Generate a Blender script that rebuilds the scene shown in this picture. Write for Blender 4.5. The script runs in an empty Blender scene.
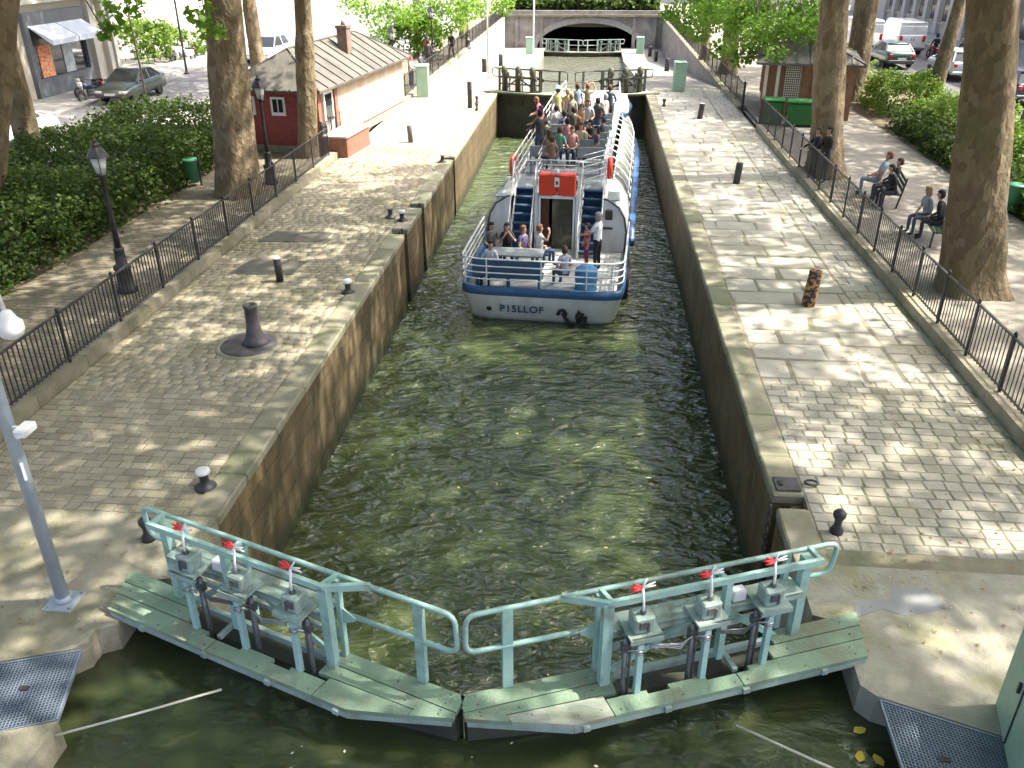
import bpy, bmesh, math, random
import numpy as np
from mathutils import Vector, Matrix
R = math.radians
random.seed(7)
rng = np.random.default_rng(7)
scene = bpy.context.scene
col = scene.collection

# ------------------------------------------------------------------ camera
cam_d = bpy.data.cameras.new('camera'); cam = bpy.data.objects.new('camera', cam_d); col.objects.link(cam)
cam_d.sensor_width = 36.0; cam_d.lens = 36.0*850/1024
cam_d.clip_start = 0.1; cam_d.clip_end = 2000
cam.location = (0, 0, 7.085)
cam.rotation_euler = (R(90-27.52), R(0.128), R(5.09))
scene.camera = cam

# ------------------------------------------------------------------ sky, sun, exposure
SUN_EL, SUN_AZ = 57.0, 81.0            # azimuth clockwise from +Y
world = bpy.data.worlds.new('World'); scene.world = world; world.use_nodes = True
wn = world.node_tree.nodes; wl = world.node_tree.links
sky = wn.new('ShaderNodeTexSky'); sky.sky_type = 'NISHITA'; sky.sun_disc = False
sky.sun_elevation = R(SUN_EL); sky.sun_rotation = R(SUN_AZ); sky.air_density = 0.5; sky.dust_density = 6.0; sky.ozone_density = 1.0
bg = wn['Background']; bg.inputs['Strength'].default_value = 0.15
wl.new(sky.outputs[0], bg.inputs['Color'])
sun_d = bpy.data.lights.new('sun', 'SUN'); sun = bpy.data.objects.new('sun', sun_d); col.objects.link(sun)
sun_d.energy = 3.0; sun_d.angle = R(0.8); sun_d.color = (1.0, 0.93, 0.80)
sd = Vector((math.sin(R(SUN_AZ))*math.cos(R(SUN_EL)), math.cos(R(SUN_AZ))*math.cos(R(SUN_EL)), math.sin(R(SUN_EL))))
sun.rotation_euler = sd.to_track_quat('Z', 'Y').to_euler()
sun.location = (30, 10, 40)
scene.view_settings.view_transform = 'Standard'; scene.view_settings.look = 'None'
scene.view_settings.exposure = 2.15; scene.view_settings.gamma = 1.0
scene.cycles.max_bounces = 8; scene.cycles.transparent_max_bounces = 8

# ------------------------------------------------------------------ helpers
class MB:
    """collects verts and faces, links them as one mesh object"""
    def __init__(s, mirror=False): s.v = []; s.f = []; s.m = []; s.sm = []; s.mir = mirror
    def add(s, vs, fs, mat=0, smooth=False):
        o = len(s.v)
        if s.mir: vs = [(-a[0], a[1], a[2]) for a in vs]; fs = [tuple(reversed(f)) for f in fs]
        s.v += [tuple(a) for a in vs]; s.f += [tuple(i+o for i in f) for f in fs]
        s.m += [mat]*len(fs); s.sm += [smooth]*len(fs)
    def box(s, c, d, rz=0, mat=0, bev=0.0, M=None):
        x, y, z = d[0]/2, d[1]/2, d[2]/2
        if bev > 0:
            b = min(bev, x*.9, y*.9, z*.9); vs = []
            for sz in (-1, 1):
                for (ax, ay) in ((-x, -y), (x, -y), (x, y), (-x, y)):
                    sx, sy = (1 if ax > 0 else -1), (1 if ay > 0 else -1)
                    vs += [(ax, ay-sy*b, sz*(z-b)), (ax-sx*b, ay, sz*(z-b)), (ax-sx*b, ay-sy*b, sz*z)]
            bm = bmesh.new()
            for p in vs: bm.verts.new(p)
            bmesh.ops.convex_hull(bm, input=bm.verts)
            bmesh.ops.dissolve_limit(bm, angle_limit=0.01, verts=bm.verts, edges=bm.edges)
            bm.verts.index_update(); V = [p.co.copy() for p in bm.verts]; F = [tuple(q.index for q in f.verts) for f in bm.faces]; bm.free()
        else:
            V = [Vector(p) for p in ((-x,-y,-z),(x,-y,-z),(x,y,-z),(-x,y,-z),(-x,-y,z),(x,-y,z),(x,y,z),(-x,y,z))]
            F = [(0,3,2,1),(4,5,6,7),(0,1,5,4),(1,2,6,5),(2,3,7,6),(3,0,4,7)]
        mt = M if M is not None else Matrix.Rotation(rz, 3, 'Z')
        s.add([mt @ p + Vector(c) for p in V], F, mat)
    def bar(s, a, b, w, h=None, mat=0, up=(0,0,1)):
        a, b = Vector(a), Vector(b); d = b-a; L = d.length
        if L < 1e-6: return
        h = h or w; y = d.normalized(); u = Vector(up)
        x = y.cross(u)
        if x.length < 1e-4: x = y.cross(Vector((1,0,0)))
        x.normalize(); z = x.cross(y)
        s.box((a+b)/2, (w, L, h), mat=mat, M=Matrix((x, y, z)).transposed())
    def tube(s, pts, r, n=8, mat=0, cap=True, closed=False):
        P = [Vector(p) for p in pts]; k = len(P)
        rr = r if isinstance(r, (list, tuple)) else [r]*k
        vs = []; fs = []; ref = None
        for i in range(k):
            if closed: t = P[(i+1)%k]-P[i-1]
            else: t = P[min(i+1, k-1)]-P[max(i-1, 0)]
            t.normalize()
            if ref is None:
                ref = Vector((0,0,1)) if abs(t.z) < .9 else Vector((1,0,0))
            x = ref - t*ref.dot(t)
            if x.length < 1e-4: x = t.orthogonal()
            x.normalize(); y = t.cross(x); ref = x
            for j in range(n):
                a = 2*math.pi*j/n; vs.append(P[i]+(x*math.cos(a)+y*math.sin(a))*rr[i])
        for i in range(k if closed else k-1):
            q = (i+1) % k
            for j in range(n): fs.append((i*n+j, i*n+(j+1)%n, q*n+(j+1)%n, q*n+j))
        if cap and not closed: fs.append(tuple(reversed(range(n)))); fs.append(tuple((k-1)*n+j for j in range(n)))
        s.add(vs, fs, mat, True)
    def lathe(s, prof, c=(0,0,0), n=16, mat=0, smooth=True, a0=0.0):
        vs = []; fs = []; k = len(prof)
        for (r, z) in prof:
            for j in range(n):
                a = a0+2*math.pi*j/n; vs.append((c[0]+r*math.cos(a), c[1]+r*math.sin(a), c[2]+z))
        for i in range(k-1):
            for j in range(n): fs.append((i*n+j, i*n+(j+1)%n, (i+1)*n+(j+1)%n, (i+1)*n+j))
        fs.append(tuple(reversed(range(n)))); fs.append(tuple((k-1)*n+j for j in range(n)))
        s.add(vs, fs, mat, smooth)
    def prism(s, poly, z0, z1, mat=0):
        n = len(poly)
        vs = [(p[0], p[1], z0) for p in poly]+[(p[0], p[1], z1) for p in poly]
        ar = sum(poly[i][0]*poly[(i+1)%n][1]-poly[(i+1)%n][0]*poly[i][1] for i in range(n))
        if ar < 0: vs = [(p[0], p[1], z0) for p in reversed(poly)]+[(p[0], p[1], z1) for p in reversed(poly)]
        fs = [tuple(reversed(range(n))), tuple(range(n, 2*n))]+[(i, (i+1)%n, n+(i+1)%n, n+i) for i in range(n)]
        s.add(vs, fs, mat)
    def extr(s, poly, axis, a0, a1, mat=0):
        """polygon of (p,q) extruded along axis 'x' or 'y' (p,q are the other two in order)"""
        n = len(poly)
        if axis == 'x': f = lambda p, a: (a, p[0], p[1])
        else: f = lambda p, a: (p[0], a, p[1])
        vs = [f(p, a0) for p in poly]+[f(p, a1) for p in poly]
        fs = [tuple(reversed(range(n))), tuple(range(n, 2*n))]+[(i, (i+1)%n, n+(i+1)%n, n+i) for i in range(n)]
        s.add(vs, fs, mat)
    def quad(s, a, b, c, d, mat=0): s.add([a, b, c, d], [(0,1,2,3)], mat)
    def loft(s, secs, mat=0, smooth=True, cap=True, closed=True):
        n = len(secs[0]); vs = [p for q in secs for p in q]; fs = []
        for i in range(len(secs)-1):
            for j in range(n if closed else n-1): fs.append((i*n+j, i*n+(j+1)%n, (i+1)*n+(j+1)%n, (i+1)*n+j))
        if cap: fs.append(tuple(reversed(range(n)))); fs.append(tuple((len(secs)-1)*n+j for j in range(n)))
        s.add(vs, fs, mat, smooth)
    def mesh(s, name, mats):
        me = bpy.data.meshes.new(name); me.from_pydata(s.v, [], s.f)
        mats = mats if isinstance(mats, (list, tuple)) else [mats]
        for m in mats: me.materials.append(m)
        me.polygons.foreach_set('material_index', s.m); me.polygons.foreach_set('use_smooth', s.sm)
        bm = bmesh.new(); bm.from_mesh(me); bmesh.ops.recalc_face_normals(bm, faces=bm.faces); bm.to_mesh(me); bm.free()
        return me
    def build(s, name, mats, parent=None, loc=None, rz=0):
        return link(name, s.mesh(name, mats), parent, loc, rz)
def link(name, me, parent=None, loc=None, rz=0):
    o = bpy.data.objects.new(name, me); col.objects.link(o)
    if parent: o.parent = parent
    if loc is not None: o.location = loc
    o.rotation_euler.z = rz
    return o
def tag(o, label=None, cat=None, group=None, kind=None):
    if label: o['label'] = label
    if cat: o['category'] = cat
    if group: o['group'] = group
    if kind: o['kind'] = kind
    return o
def thing(name, label, cat, loc=(0,0,0), rz=0, group=None):
    o = bpy.data.objects.new(name, None); col.objects.link(o); o.location = loc; o.rotation_euler.z = rz
    o.empty_display_size = .1
    return tag(o, label, cat, group)
def copy_tree(o, parent=None):
    c = o.copy(); col.objects.link(c); c.parent = parent
    for ch in list(o.children): copy_tree(ch, c)
    return c
def dup(o, loc, rz, label, group=None):
    c = copy_tree(o); c.location = loc; c.rotation_euler.z = rz; c['label'] = label
    if group: c['group'] = group
    return c
def np_mesh(name, V, F, mat):
    """V (n,3), F (m,4) arrays"""
    me = bpy.data.meshes.new(name); k = F.shape[1]
    me.vertices.add(len(V)); me.vertices.foreach_set('co', V.astype(np.float32).ravel())
    me.loops.add(F.size); me.loops.foreach_set('vertex_index', F.astype(np.int32).ravel())
    me.polygons.add(len(F)); me.polygons.foreach_set('loop_start', np.arange(0, F.size, k, dtype=np.int32))
    me.update(calc_edges=True); me.validate()
    for m in (mat if isinstance(mat, (list, tuple)) else [mat]): me.materials.append(m)
    return me

# ------------------------------------------------------------------ materials
def mat(name, c, rough=.7, metal=0, spec=.5, c2=None, scale=3.0, bump=0.0, bscale=None, c3=None, s3=.7, stretch=(1,1,1), detail=6, rnd=0.0, lo=.35, hi=.65, coat=0, bdist=.02):
    """plain or two/three tone noise material with bump"""
    m = bpy.data.materials.new(name); m.use_nodes = True; nt = m.node_tree; N = nt.nodes; L = nt.links
    b = N['Principled BSDF']; b.inputs['Roughness'].default_value = rough; b.inputs['Metallic'].default_value = metal
    b.inputs['Specular IOR Level'].default_value = spec; b.inputs['Coat Weight'].default_value = coat
    b.inputs['Base Color'].default_value = (*c, 1)
    tc = N.new('ShaderNodeTexCoord'); mp = N.new('ShaderNodeMapping'); mp.inputs['Scale'].default_value = stretch
    geo = N.new('ShaderNodeNewGeometry'); L.new(geo.outputs['Position'], mp.inputs['Vector'])
    out = None
    def ramp(sc, lo, hi, off=0):
        n = N.new('ShaderNodeTexNoise'); n.inputs['Scale'].default_value = sc; n.inputs['Detail'].default_value = detail; n.inputs['Roughness'].default_value = .6
        L.new(mp.outputs[0], n.inputs['Vector'])
        r = N.new('ShaderNodeMapRange'); r.inputs[1].default_value = lo; r.inputs[2].default_value = hi; L.new(n.outputs['Fac'], r.inputs[0]); return r.outputs[0]
    if c2:
        x = N.new('ShaderNodeMix'); x.data_type = 'RGBA'; x.inputs[6].default_value = (*c, 1); x.inputs[7].default_value = (*c2, 1); L.new(ramp(scale, lo, hi), x.inputs[0]); out = x.outputs[2]
    if c3:
        x = N.new('ShaderNodeMix'); x.data_type = 'RGBA'; x.inputs[7].default_value = (*c3, 1)
        if out: L.new(out, x.inputs[6])
        else: x.inputs[6].default_value = (*c, 1)
        L.new(ramp(s3, .5, .7), x.inputs[0]); out = x.outputs[2]
    if rnd:
        oi = N.new('ShaderNodeObjectInfo'); hs = N.new('ShaderNodeHueSaturation'); r = N.new('ShaderNodeMapRange'); r.inputs[3].default_value = 1-rnd; r.inputs[4].default_value = 1+rnd
        L.new(oi.outputs['Random'], r.inputs[0]); L.new(r.outputs[0], hs.inputs['Value'])
        if out: L.new(out, hs.inputs['Color'])
        else: hs.inputs['Color'].default_value = (*c, 1)
        out = hs.outputs[0]
    if out: L.new(out, b.inputs['Base Color'])
    if bump:
        n = N.new('ShaderNodeTexNoise'); n.inputs['Scale'].default_value = bscale or scale*4; n.inputs['Detail'].default_value = 8
        L.new(mp.outputs[0], n.inputs['Vector'])
        bp = N.new('ShaderNodeBump'); bp.inputs['Strength'].default_value = bump; bp.inputs['Distance'].default_value = bdist
        L.new(n.outputs['Fac'], bp.inputs['Height']); L.new(bp.outputs[0], b.inputs['Normal'])
    return m
def leaf_mat(name, c, c2, tr=.45):
    m = bpy.data.materials.new(name); m.use_nodes = True; nt = m.node_tree; N = nt.nodes; L = nt.links
    N.remove(N['Principled BSDF']); out = N['Material Output']
    geo = N.new('ShaderNodeNewGeometry'); n = N.new('ShaderNodeTexNoise'); n.inputs['Scale'].default_value = 2.2; n.inputs['Detail'].default_value = 5
    L.new(geo.outputs['Position'], n.inputs['Vector'])
    add = N.new('ShaderNodeMath'); add.operation = 'MULTIPLY_ADD'; add.inputs[1].default_value = .5; L.new(geo.outputs['Random Per Island'], add.inputs[0])
    r = N.new('ShaderNodeMapRange'); r.inputs[1].default_value = .3; r.inputs[2].default_value = .7; r.inputs[4].default_value = .5; L.new(n.outputs['Fac'], r.inputs[0]); L.new(r.outputs[0], add.inputs[2])
    x = N.new('ShaderNodeMix'); x.data_type = 'RGBA'; x.inputs[6].default_value = (*c, 1); x.inputs[7].default_value = (*c2, 1); L.new(add.outputs[0], x.inputs[0])
    d = N.new('ShaderNodeBsdfPrincipled'); d.inputs['Roughness'].default_value = .55; d.inputs['Specular IOR Level'].default_value = .3; L.new(x.outputs[2], d.inputs['Base Color'])
    t = N.new('ShaderNodeBsdfTranslucent'); hs = N.new('ShaderNodeHueSaturation'); hs.inputs['Value'].default_value = 1.6; hs.inputs['Saturation'].default_value = 1.1; L.new(x.outputs[2], hs.inputs['Color']); L.new(hs.outputs[0], t.inputs['Color'])
    ms = N.new('ShaderNodeMixShader'); ms.inputs[0].default_value = tr; L.new(d.outputs[0], ms.inputs[1]); L.new(t.outputs[0], ms.inputs[2]); L.new(ms.outputs[0], out.inputs[0])
    return m
def water_mat(name, c, c2, s1=1.1, str1=.5, rough=.03, sss=0.0):
    m = bpy.data.materials.new(name); m.use_nodes = True; nt = m.node_tree; N = nt.nodes; L = nt.links; b = N['Principled BSDF']
    b.inputs['Roughness'].default_value = rough; b.inputs['IOR'].default_value = 1.8
    if sss: b.inputs['Subsurface Weight'].default_value = 1.0; b.inputs['Subsurface Radius'].default_value = (.8,1.0,.6); b.inputs['Subsurface Scale'].default_value = sss
    geo = N.new('ShaderNodeNewGeometry'); mp = N.new('ShaderNodeMapping'); mp.inputs['Scale'].default_value = (1, 1.9, 1); L.new(geo.outputs['Position'], mp.inputs['Vector'])
    def noise(sc, det, dist=0.0):
        n = N.new('ShaderNodeTexNoise'); n.inputs['Scale'].default_value = sc; n.inputs['Detail'].default_value = det; n.inputs['Distortion'].default_value = dist; L.new(mp.outputs[0], n.inputs['Vector']); return n.outputs['Fac']
    x = N.new('ShaderNodeMix'); x.data_type = 'RGBA'; x.inputs[6].default_value = (*c, 1); x.inputs[7].default_value = (*c2, 1)
    r = N.new('ShaderNodeMapRange'); r.inputs[1].default_value = .4; r.inputs[2].default_value = .65; L.new(noise(.35, 4, .6), r.inputs[0]); L.new(r.outputs[0], x.inputs[0]); L.new(x.outputs[2], b.inputs['Base Color'])
    def crest(sc, det, dist):      # sharp crested ripples: 1-|2n-1|
        f = noise(sc, det, dist); m1 = N.new('ShaderNodeMath'); m1.operation = 'MULTIPLY_ADD'; m1.inputs[1].default_value = 2.0; m1.inputs[2].default_value = -1.0; L.new(f, m1.inputs[0])
        m2 = N.new('ShaderNodeMath'); m2.operation = 'ABSOLUTE'; L.new(m1.outputs[0], m2.inputs[0]); m3 = N.new('ShaderNodeMath'); m3.operation = 'SUBTRACT'; m3.inputs[0].default_value = 1.0; L.new(m2.outputs[0], m3.inputs[1]); return m3.outputs[0]
    w0 = N.new('ShaderNodeMath'); w0.operation = 'MULTIPLY_ADD'; w0.inputs[1].default_value = .45; L.new(crest(s1*1.3, 2, .6), w0.inputs[0]); L.new(noise(s1, 2, .5), w0.inputs[2])
    w = N.new('ShaderNodeMath'); w.operation = 'MULTIPLY_ADD'; w.inputs[1].default_value = .28; L.new(noise(s1*4.5, 3, .8), w.inputs[0]); L.new(w0.outputs[0], w.inputs[2])
    bp = N.new('ShaderNodeBump'); bp.inputs['Strength'].default_value = 1.0; bp.inputs['Distance'].default_value = str1; L.new(w.outputs[0], bp.inputs['Height']); L.new(bp.outputs[0], b.inputs['Normal'])
    return m
M = {}
M['concrete'] = mat('concrete', (.245,.222,.16), .9, c2=(.33,.305,.235), scale=2.6, bump=.9, bscale=18, c3=(.165,.16,.09), s3=.9)
M['concrete_right'] = mat('concrete_light', (.27,.255,.205), .9, c2=(.36,.345,.285), scale=2.6, bump=.8, bscale=18, c3=(.21,.21,.085), s3=.8)
M['sett_left'] = mat('sett_stone_brown', (.27,.238,.172), .85, c2=(.345,.312,.235), scale=2.2, bump=.5, bscale=30, rnd=.16, c3=(.21,.19,.11), s3=.35)
M['sett_right'] = mat('sett_stone_pale', (.315,.298,.248), .85, c2=(.40,.38,.325), scale=2.2, bump=.5, bscale=30, rnd=.15, c3=(.29,.27,.18), s3=.4)
M['slab_right'] = mat('paving_slab', (.345,.328,.28), .85, c2=(.42,.40,.345), scale=1.4, bump=.35, bscale=24, rnd=.08, c3=(.31,.29,.20), s3=.4)
M['joint'] = mat('joint_earth', (.19,.172,.122), .95, c2=(.25,.23,.17), scale=4, bump=.4, bscale=40, c3=(.11,.13,.06), s3=.6)
M['coping'] = mat('coping_stone', (.215,.20,.14), .8, c2=(.285,.268,.20), scale=2, bump=.4, bscale=22, rnd=.14, c3=(.17,.19,.10), s3=.8)
M['kerb'] = mat('kerb_stone', (.30,.27,.20), .9, c2=(.21,.19,.135), scale=2.4, bump=.6, bscale=20, rnd=.12, c3=(.15,.15,.08), s3=.7)
M['lock_wall'] = mat('lock_wall_stone', (.085,.062,.030), .7, c2=(.175,.13,.065), scale=1.0, bump=.7, bscale=3.5, stretch=(1.2,1.2,.55), c3=(.05,.048,.02), s3=1.6, lo=.35, hi=.8, bdist=.05)
def tide(m, z0, z1, c):      # algae stain and masonry courses on the lock walls
    nt = m.node_tree; N = nt.nodes; L = nt.links; b = N['Principled BSDF']; src = b.inputs['Base Color'].links[0].from_socket; geo = N.new('ShaderNodeNewGeometry'); sp = N.new('ShaderNodeSeparateXYZ'); L.new(geo.outputs['Position'], sp.inputs[0])
    n = N.new('ShaderNodeTexNoise'); n.inputs['Scale'].default_value = 1.8; n.inputs['Detail'].default_value = 5; L.new(geo.outputs['Position'], n.inputs['Vector']); ad = N.new('ShaderNodeMath'); ad.operation = 'MULTIPLY_ADD'; ad.inputs[1].default_value = .7; L.new(n.outputs['Fac'], ad.inputs[0]); L.new(sp.outputs[2], ad.inputs[2])
    r = N.new('ShaderNodeMapRange'); r.inputs[1].default_value = z1+.35; r.inputs[2].default_value = z0+.35; r.inputs[3].default_value = 1.0; r.inputs[4].default_value = 0.0; L.new(ad.outputs[0], r.inputs[0]); x = N.new('ShaderNodeMix'); x.data_type = 'RGBA'; L.new(r.outputs[0], x.inputs[0]); L.new(src, x.inputs[6]); x.inputs[7].default_value = (*c, 1)
    cb = N.new('ShaderNodeCombineXYZ'); L.new(sp.outputs[1], cb.inputs[0]); L.new(sp.outputs[2], cb.inputs[1]); t = N.new('ShaderNodeTexBrick'); t.inputs['Scale'].default_value = 1.0; t.inputs['Brick Width'].default_value = 1.1; t.inputs['Row Height'].default_value = .46; t.inputs['Mortar Size'].default_value = .010; t.inputs['Mortar Smooth'].default_value = .6; t.inputs['Color1'].default_value = (.9,.9,.9,1); t.inputs['Color2'].default_value = (1.12,1.1,1.05,1); t.inputs['Mortar'].default_value = (.55,.55,.5,1); L.new(cb.outputs[0], t.inputs['Vector'])
    y = N.new('ShaderNodeMix'); y.data_type = 'RGBA'; y.blend_type = 'MULTIPLY'; y.inputs[0].default_value = 1.0; L.new(x.outputs[2], y.inputs[6]); L.new(t.outputs['Color'], y.inputs[7]); L.new(y.outputs[2], b.inputs['Base Color'])
    bp = N.new('ShaderNodeBump'); bp.invert = True; bp.inputs['Distance'].default_value = .03; L.new(t.outputs['Fac'], bp.inputs['Height']); L.new(b.inputs['Normal'].links[0].from_socket, bp.inputs['Normal']); L.new(bp.outputs[0], b.inputs['Normal'])
tide(M['lock_wall'], -1.55, -2.0, (.028,.034,.012))
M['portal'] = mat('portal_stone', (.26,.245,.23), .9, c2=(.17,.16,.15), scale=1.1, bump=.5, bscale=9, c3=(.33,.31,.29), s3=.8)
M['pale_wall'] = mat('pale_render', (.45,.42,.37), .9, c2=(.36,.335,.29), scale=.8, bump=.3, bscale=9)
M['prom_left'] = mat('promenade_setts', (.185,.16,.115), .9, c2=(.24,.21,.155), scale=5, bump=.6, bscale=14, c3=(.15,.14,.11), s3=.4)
def sett_bump(m, sx, sy):
    nt = m.node_tree; N = nt.nodes; L = nt.links; b = N['Principled BSDF']; geo = N.new('ShaderNodeNewGeometry'); t = N.new('ShaderNodeTexBrick'); t.inputs['Scale'].default_value = 1.0; t.inputs['Brick Width'].default_value = sx; t.inputs['Row Height'].default_value = sy; t.inputs['Mortar Size'].default_value = .012; t.inputs['Mortar Smooth'].default_value = .5
    t.inputs['Color1'].default_value = (.85,.85,.85,1); t.inputs['Color2'].default_value = (1.1,1.1,1.1,1); t.inputs['Mortar'].default_value = (.6,.58,.5,1); L.new(geo.outputs['Position'], t.inputs['Vector'])
    src = b.inputs['Base Color'].links[0].from_socket; x = N.new('ShaderNodeMix'); x.data_type = 'RGBA'; x.blend_type = 'MULTIPLY'; x.inputs[0].default_value = 1.0; L.new(src, x.inputs[6]); L.new(t.outputs['Color'], x.inputs[7]); L.new(x.outputs[2], b.inputs['Base Color'])
    bp = N.new('ShaderNodeBump'); bp.invert = True; bp.inputs['Distance'].default_value = .015; L.new(t.outputs['Fac'], bp.inputs['Height']); L.new(b.inputs['Normal'].links[0].from_socket, bp.inputs['Normal']); L.new(bp.outputs[0], b.inputs['Normal'])
sett_bump(M['prom_left'], .22, .16)
M['prom_right'] = mat('promenade_gravel', (.25,.23,.195), .9, c2=(.20,.185,.155), scale=1.2, bump=.4, bscale=30)
M['asphalt'] = mat('asphalt', (.075,.075,.08), .9, c2=(.105,.105,.11), scale=.8, bump=.3, bscale=60)
M['asphalt_left'] = mat('asphalt_worn', (.16,.158,.16), .9, c2=(.20,.197,.197), scale=.8, bump=.3, bscale=60)
M['pavement'] = mat('pavement_asphalt', (.24,.235,.225), .9, c2=(.29,.285,.27), scale=.9, bump=.3, bscale=50)
M['earth'] = mat('soil', (.09,.07,.045), .95, c2=(.13,.105,.07), scale=3, bump=.5)
M['ground'] = mat('ground', (.30,.28,.25), .95, c2=(.24,.225,.2), scale=.3, bump=.3, bscale=8)
M['water_low'] = water_mat('lock_water', (.055,.078,.026), (.072,.096,.034), 1.0, .28, sss=1.8)
M['water_up'] = water_mat('upper_water', (.040,.054,.022), (.056,.070,.028), 1.0, .035, sss=.9)
M['water_far'] = water_mat('far_water', (.10,.105,.07), (.13,.135,.09), 1.0, .16, rough=.08)  # paler base than the lock water, painting in the mirrored sky
M['teal'] = mat('teal_paint', (.28,.46,.42), .45, c2=(.35,.53,.485), scale=3.5, bump=.15, bscale=30, c3=(.19,.235,.195), s3=3.2)
M['teal_plate'] = mat('teal_worn_plate', (.25,.34,.31), .6, c2=(.34,.43,.40), scale=6, bump=.25, bscale=25, c3=(.14,.17,.135), s3=3)
M['plank'] = mat('green_plank', (.18,.275,.19), .8, c2=(.24,.335,.24), scale=2.2, bump=.5, bscale=30, rnd=.12, c3=(.19,.165,.115), s3=1.4)
M['plank_bare'] = mat('plank_scraped', (.26,.33,.25), .8, c2=(.42,.42,.36), scale=5, bump=.5, bscale=30, c3=(.2,.19,.13), s3=2, stretch=(.5,2,1))
M['gate_body'] = mat('gate_body', (.035,.04,.03), .6, c2=(.06,.065,.045), scale=2, bump=.4)
M['oil_steel'] = mat('dark_steel', (.09,.095,.10), .45, .5, c2=(.15,.155,.16), scale=8)
M['chrome'] = mat('bare_steel', (.45,.46,.47), .3, .9, c2=(.3,.31,.32), scale=8)
M['red_grip'] = mat('red_plastic', (.62,.03,.035), .45)
M['white_grip'] = mat('white_plastic', (.80,.80,.80), .45)
M['galv'] = mat('galvanised_steel', (.36,.42,.48), .45, .35, c2=(.43,.49,.55), scale=5, bump=.1)
M['grating_steel'] = mat('grating_steel', (.19,.235,.30), .45, .4, c2=(.24,.285,.35), scale=5)
M['white_paint'] = mat('white_paint', (.74,.75,.76), .4, c2=(.66,.67,.68), scale=2, bump=.05)
M['iron'] = mat('black_iron', (.022,.022,.026), .5, c2=(.045,.043,.045), scale=6, bump=.15)
M['iron_worn'] = mat('worn_iron', (.07,.062,.075), .55, c2=(.12,.105,.11), scale=5, bump=.3, c3=(.045,.04,.04), s3=3)
M['bark_rust'] = mat('rusty_bollard', (.025,.025,.027), .7, c2=(.42,.20,.055), scale=9, bump=.4, lo=.5, hi=.56)
M['cabinet_green'] = mat('cabinet_green', (.30,.46,.35), .55, c2=(.26,.41,.31), scale=2.5, bump=.08, c3=(.36,.5,.4), s3=1.2)
M['bin_green'] = mat('bin_green', (.06,.23,.12), .5, c2=(.07,.27,.14), scale=3)
M['box_green'] = mat('container_green', (.012,.11,.02), .55, c2=(.016,.14,.028), scale=3)
M['hut_red'] = None
M['zinc'] = mat('zinc_roof', (.085,.08,.068), .6, .1, c2=(.125,.118,.10), scale=1.3, bump=.15, c3=(.065,.06,.05), s3=2)
M['brick_plain'] = mat('brick_red', (.22,.09,.062), .85, c2=(.28,.125,.088), scale=5, bump=.3)
M['wood_brown'] = mat('brown_boards', (.30,.17,.10), .7, c2=(.22,.12,.07), scale=3, stretch=(3,3,.3), bump=.3)
M['glass_dark'] = mat('dark_glass', (.02,.025,.028), .06, spec=.8)
M['glass_pale'] = mat('frosted_glass', (.62,.64,.62), .35)
M['window_white'] = mat('window_white', (.7,.7,.68), .5)
M['hull_white'] = mat('hull_white', (.76,.77,.78), .42, c2=(.68,.685,.68), scale=1.6, bump=.05, stretch=(1,1,.35), c3=(.50,.495,.475), s3=.9)
M['hull_blue'] = mat('hull_blue', (.03,.085,.20), .4, c2=(.04,.11,.25), scale=2)
M['boot_top'] = mat('boot_topping', (.05,.06,.05), .7, c2=(.12,.13,.09), scale=5)
M['deck_grey'] = mat('deck_grey', (.20,.23,.25), .75, c2=(.26,.285,.30), scale=2, bump=.2)
M['deck_blue'] = mat('deck_blue', (.03,.075,.14), .7, c2=(.045,.10,.17), scale=3, bump=.1)
M['boat_red'] = mat('boat_red', (.68,.055,.02), .45, c2=(.60,.045,.018), scale=3)
M['boat_glass'] = mat('boat_glass', (.14,.155,.13), .08, spec=1.0, c2=(.22,.235,.20), scale=1.2)  # lightened base colour stands in for bright reflections on the panes
M['canvas'] = mat('white_canvas', (.74,.74,.74), .7, c2=(.66,.66,.67), scale=1, bump=.2)
M['navy'] = mat('navy_plastic', (.02,.07,.19), .5)
M['brown_curtain'] = mat('brown_interior', (.11,.035,.025), .8, c2=(.07,.025,.02), scale=5, stretch=(4,4,.3))
M['dark_inside'] = mat('dark_interior', (.018,.016,.015), .9)
M['tyre'] = mat('tyre_rubber', (.02,.02,.02), .8, bump=.2, bscale=40)
M['rope'] = mat('mooring_rope', (.5,.49,.42), .9)
M['facade'] = mat('facade_stone', (.44,.40,.335), .9, c2=(.38,.345,.29), scale=.7, bump=.2, bscale=8)
M['facade_right'] = mat('facade_pale', (.52,.50,.45), .9, c2=(.46,.44,.395), scale=.7, bump=.2, bscale=8)
M['shop_grey'] = mat('shop_grey', (.11,.125,.14), .6, c2=(.13,.145,.16), scale=3)
M['awning'] = mat('awning_cloth', (.60,.64,.74), .8, c2=(.54,.58,.68), scale=2)
M['orange'] = mat('orange_print', (.85,.16,.02), .6, c2=(.9,.5,.3), scale=7, lo=.45, hi=.5)
M['trellis'] = mat('trellis_cream', (.55,.50,.40), .7)
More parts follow.
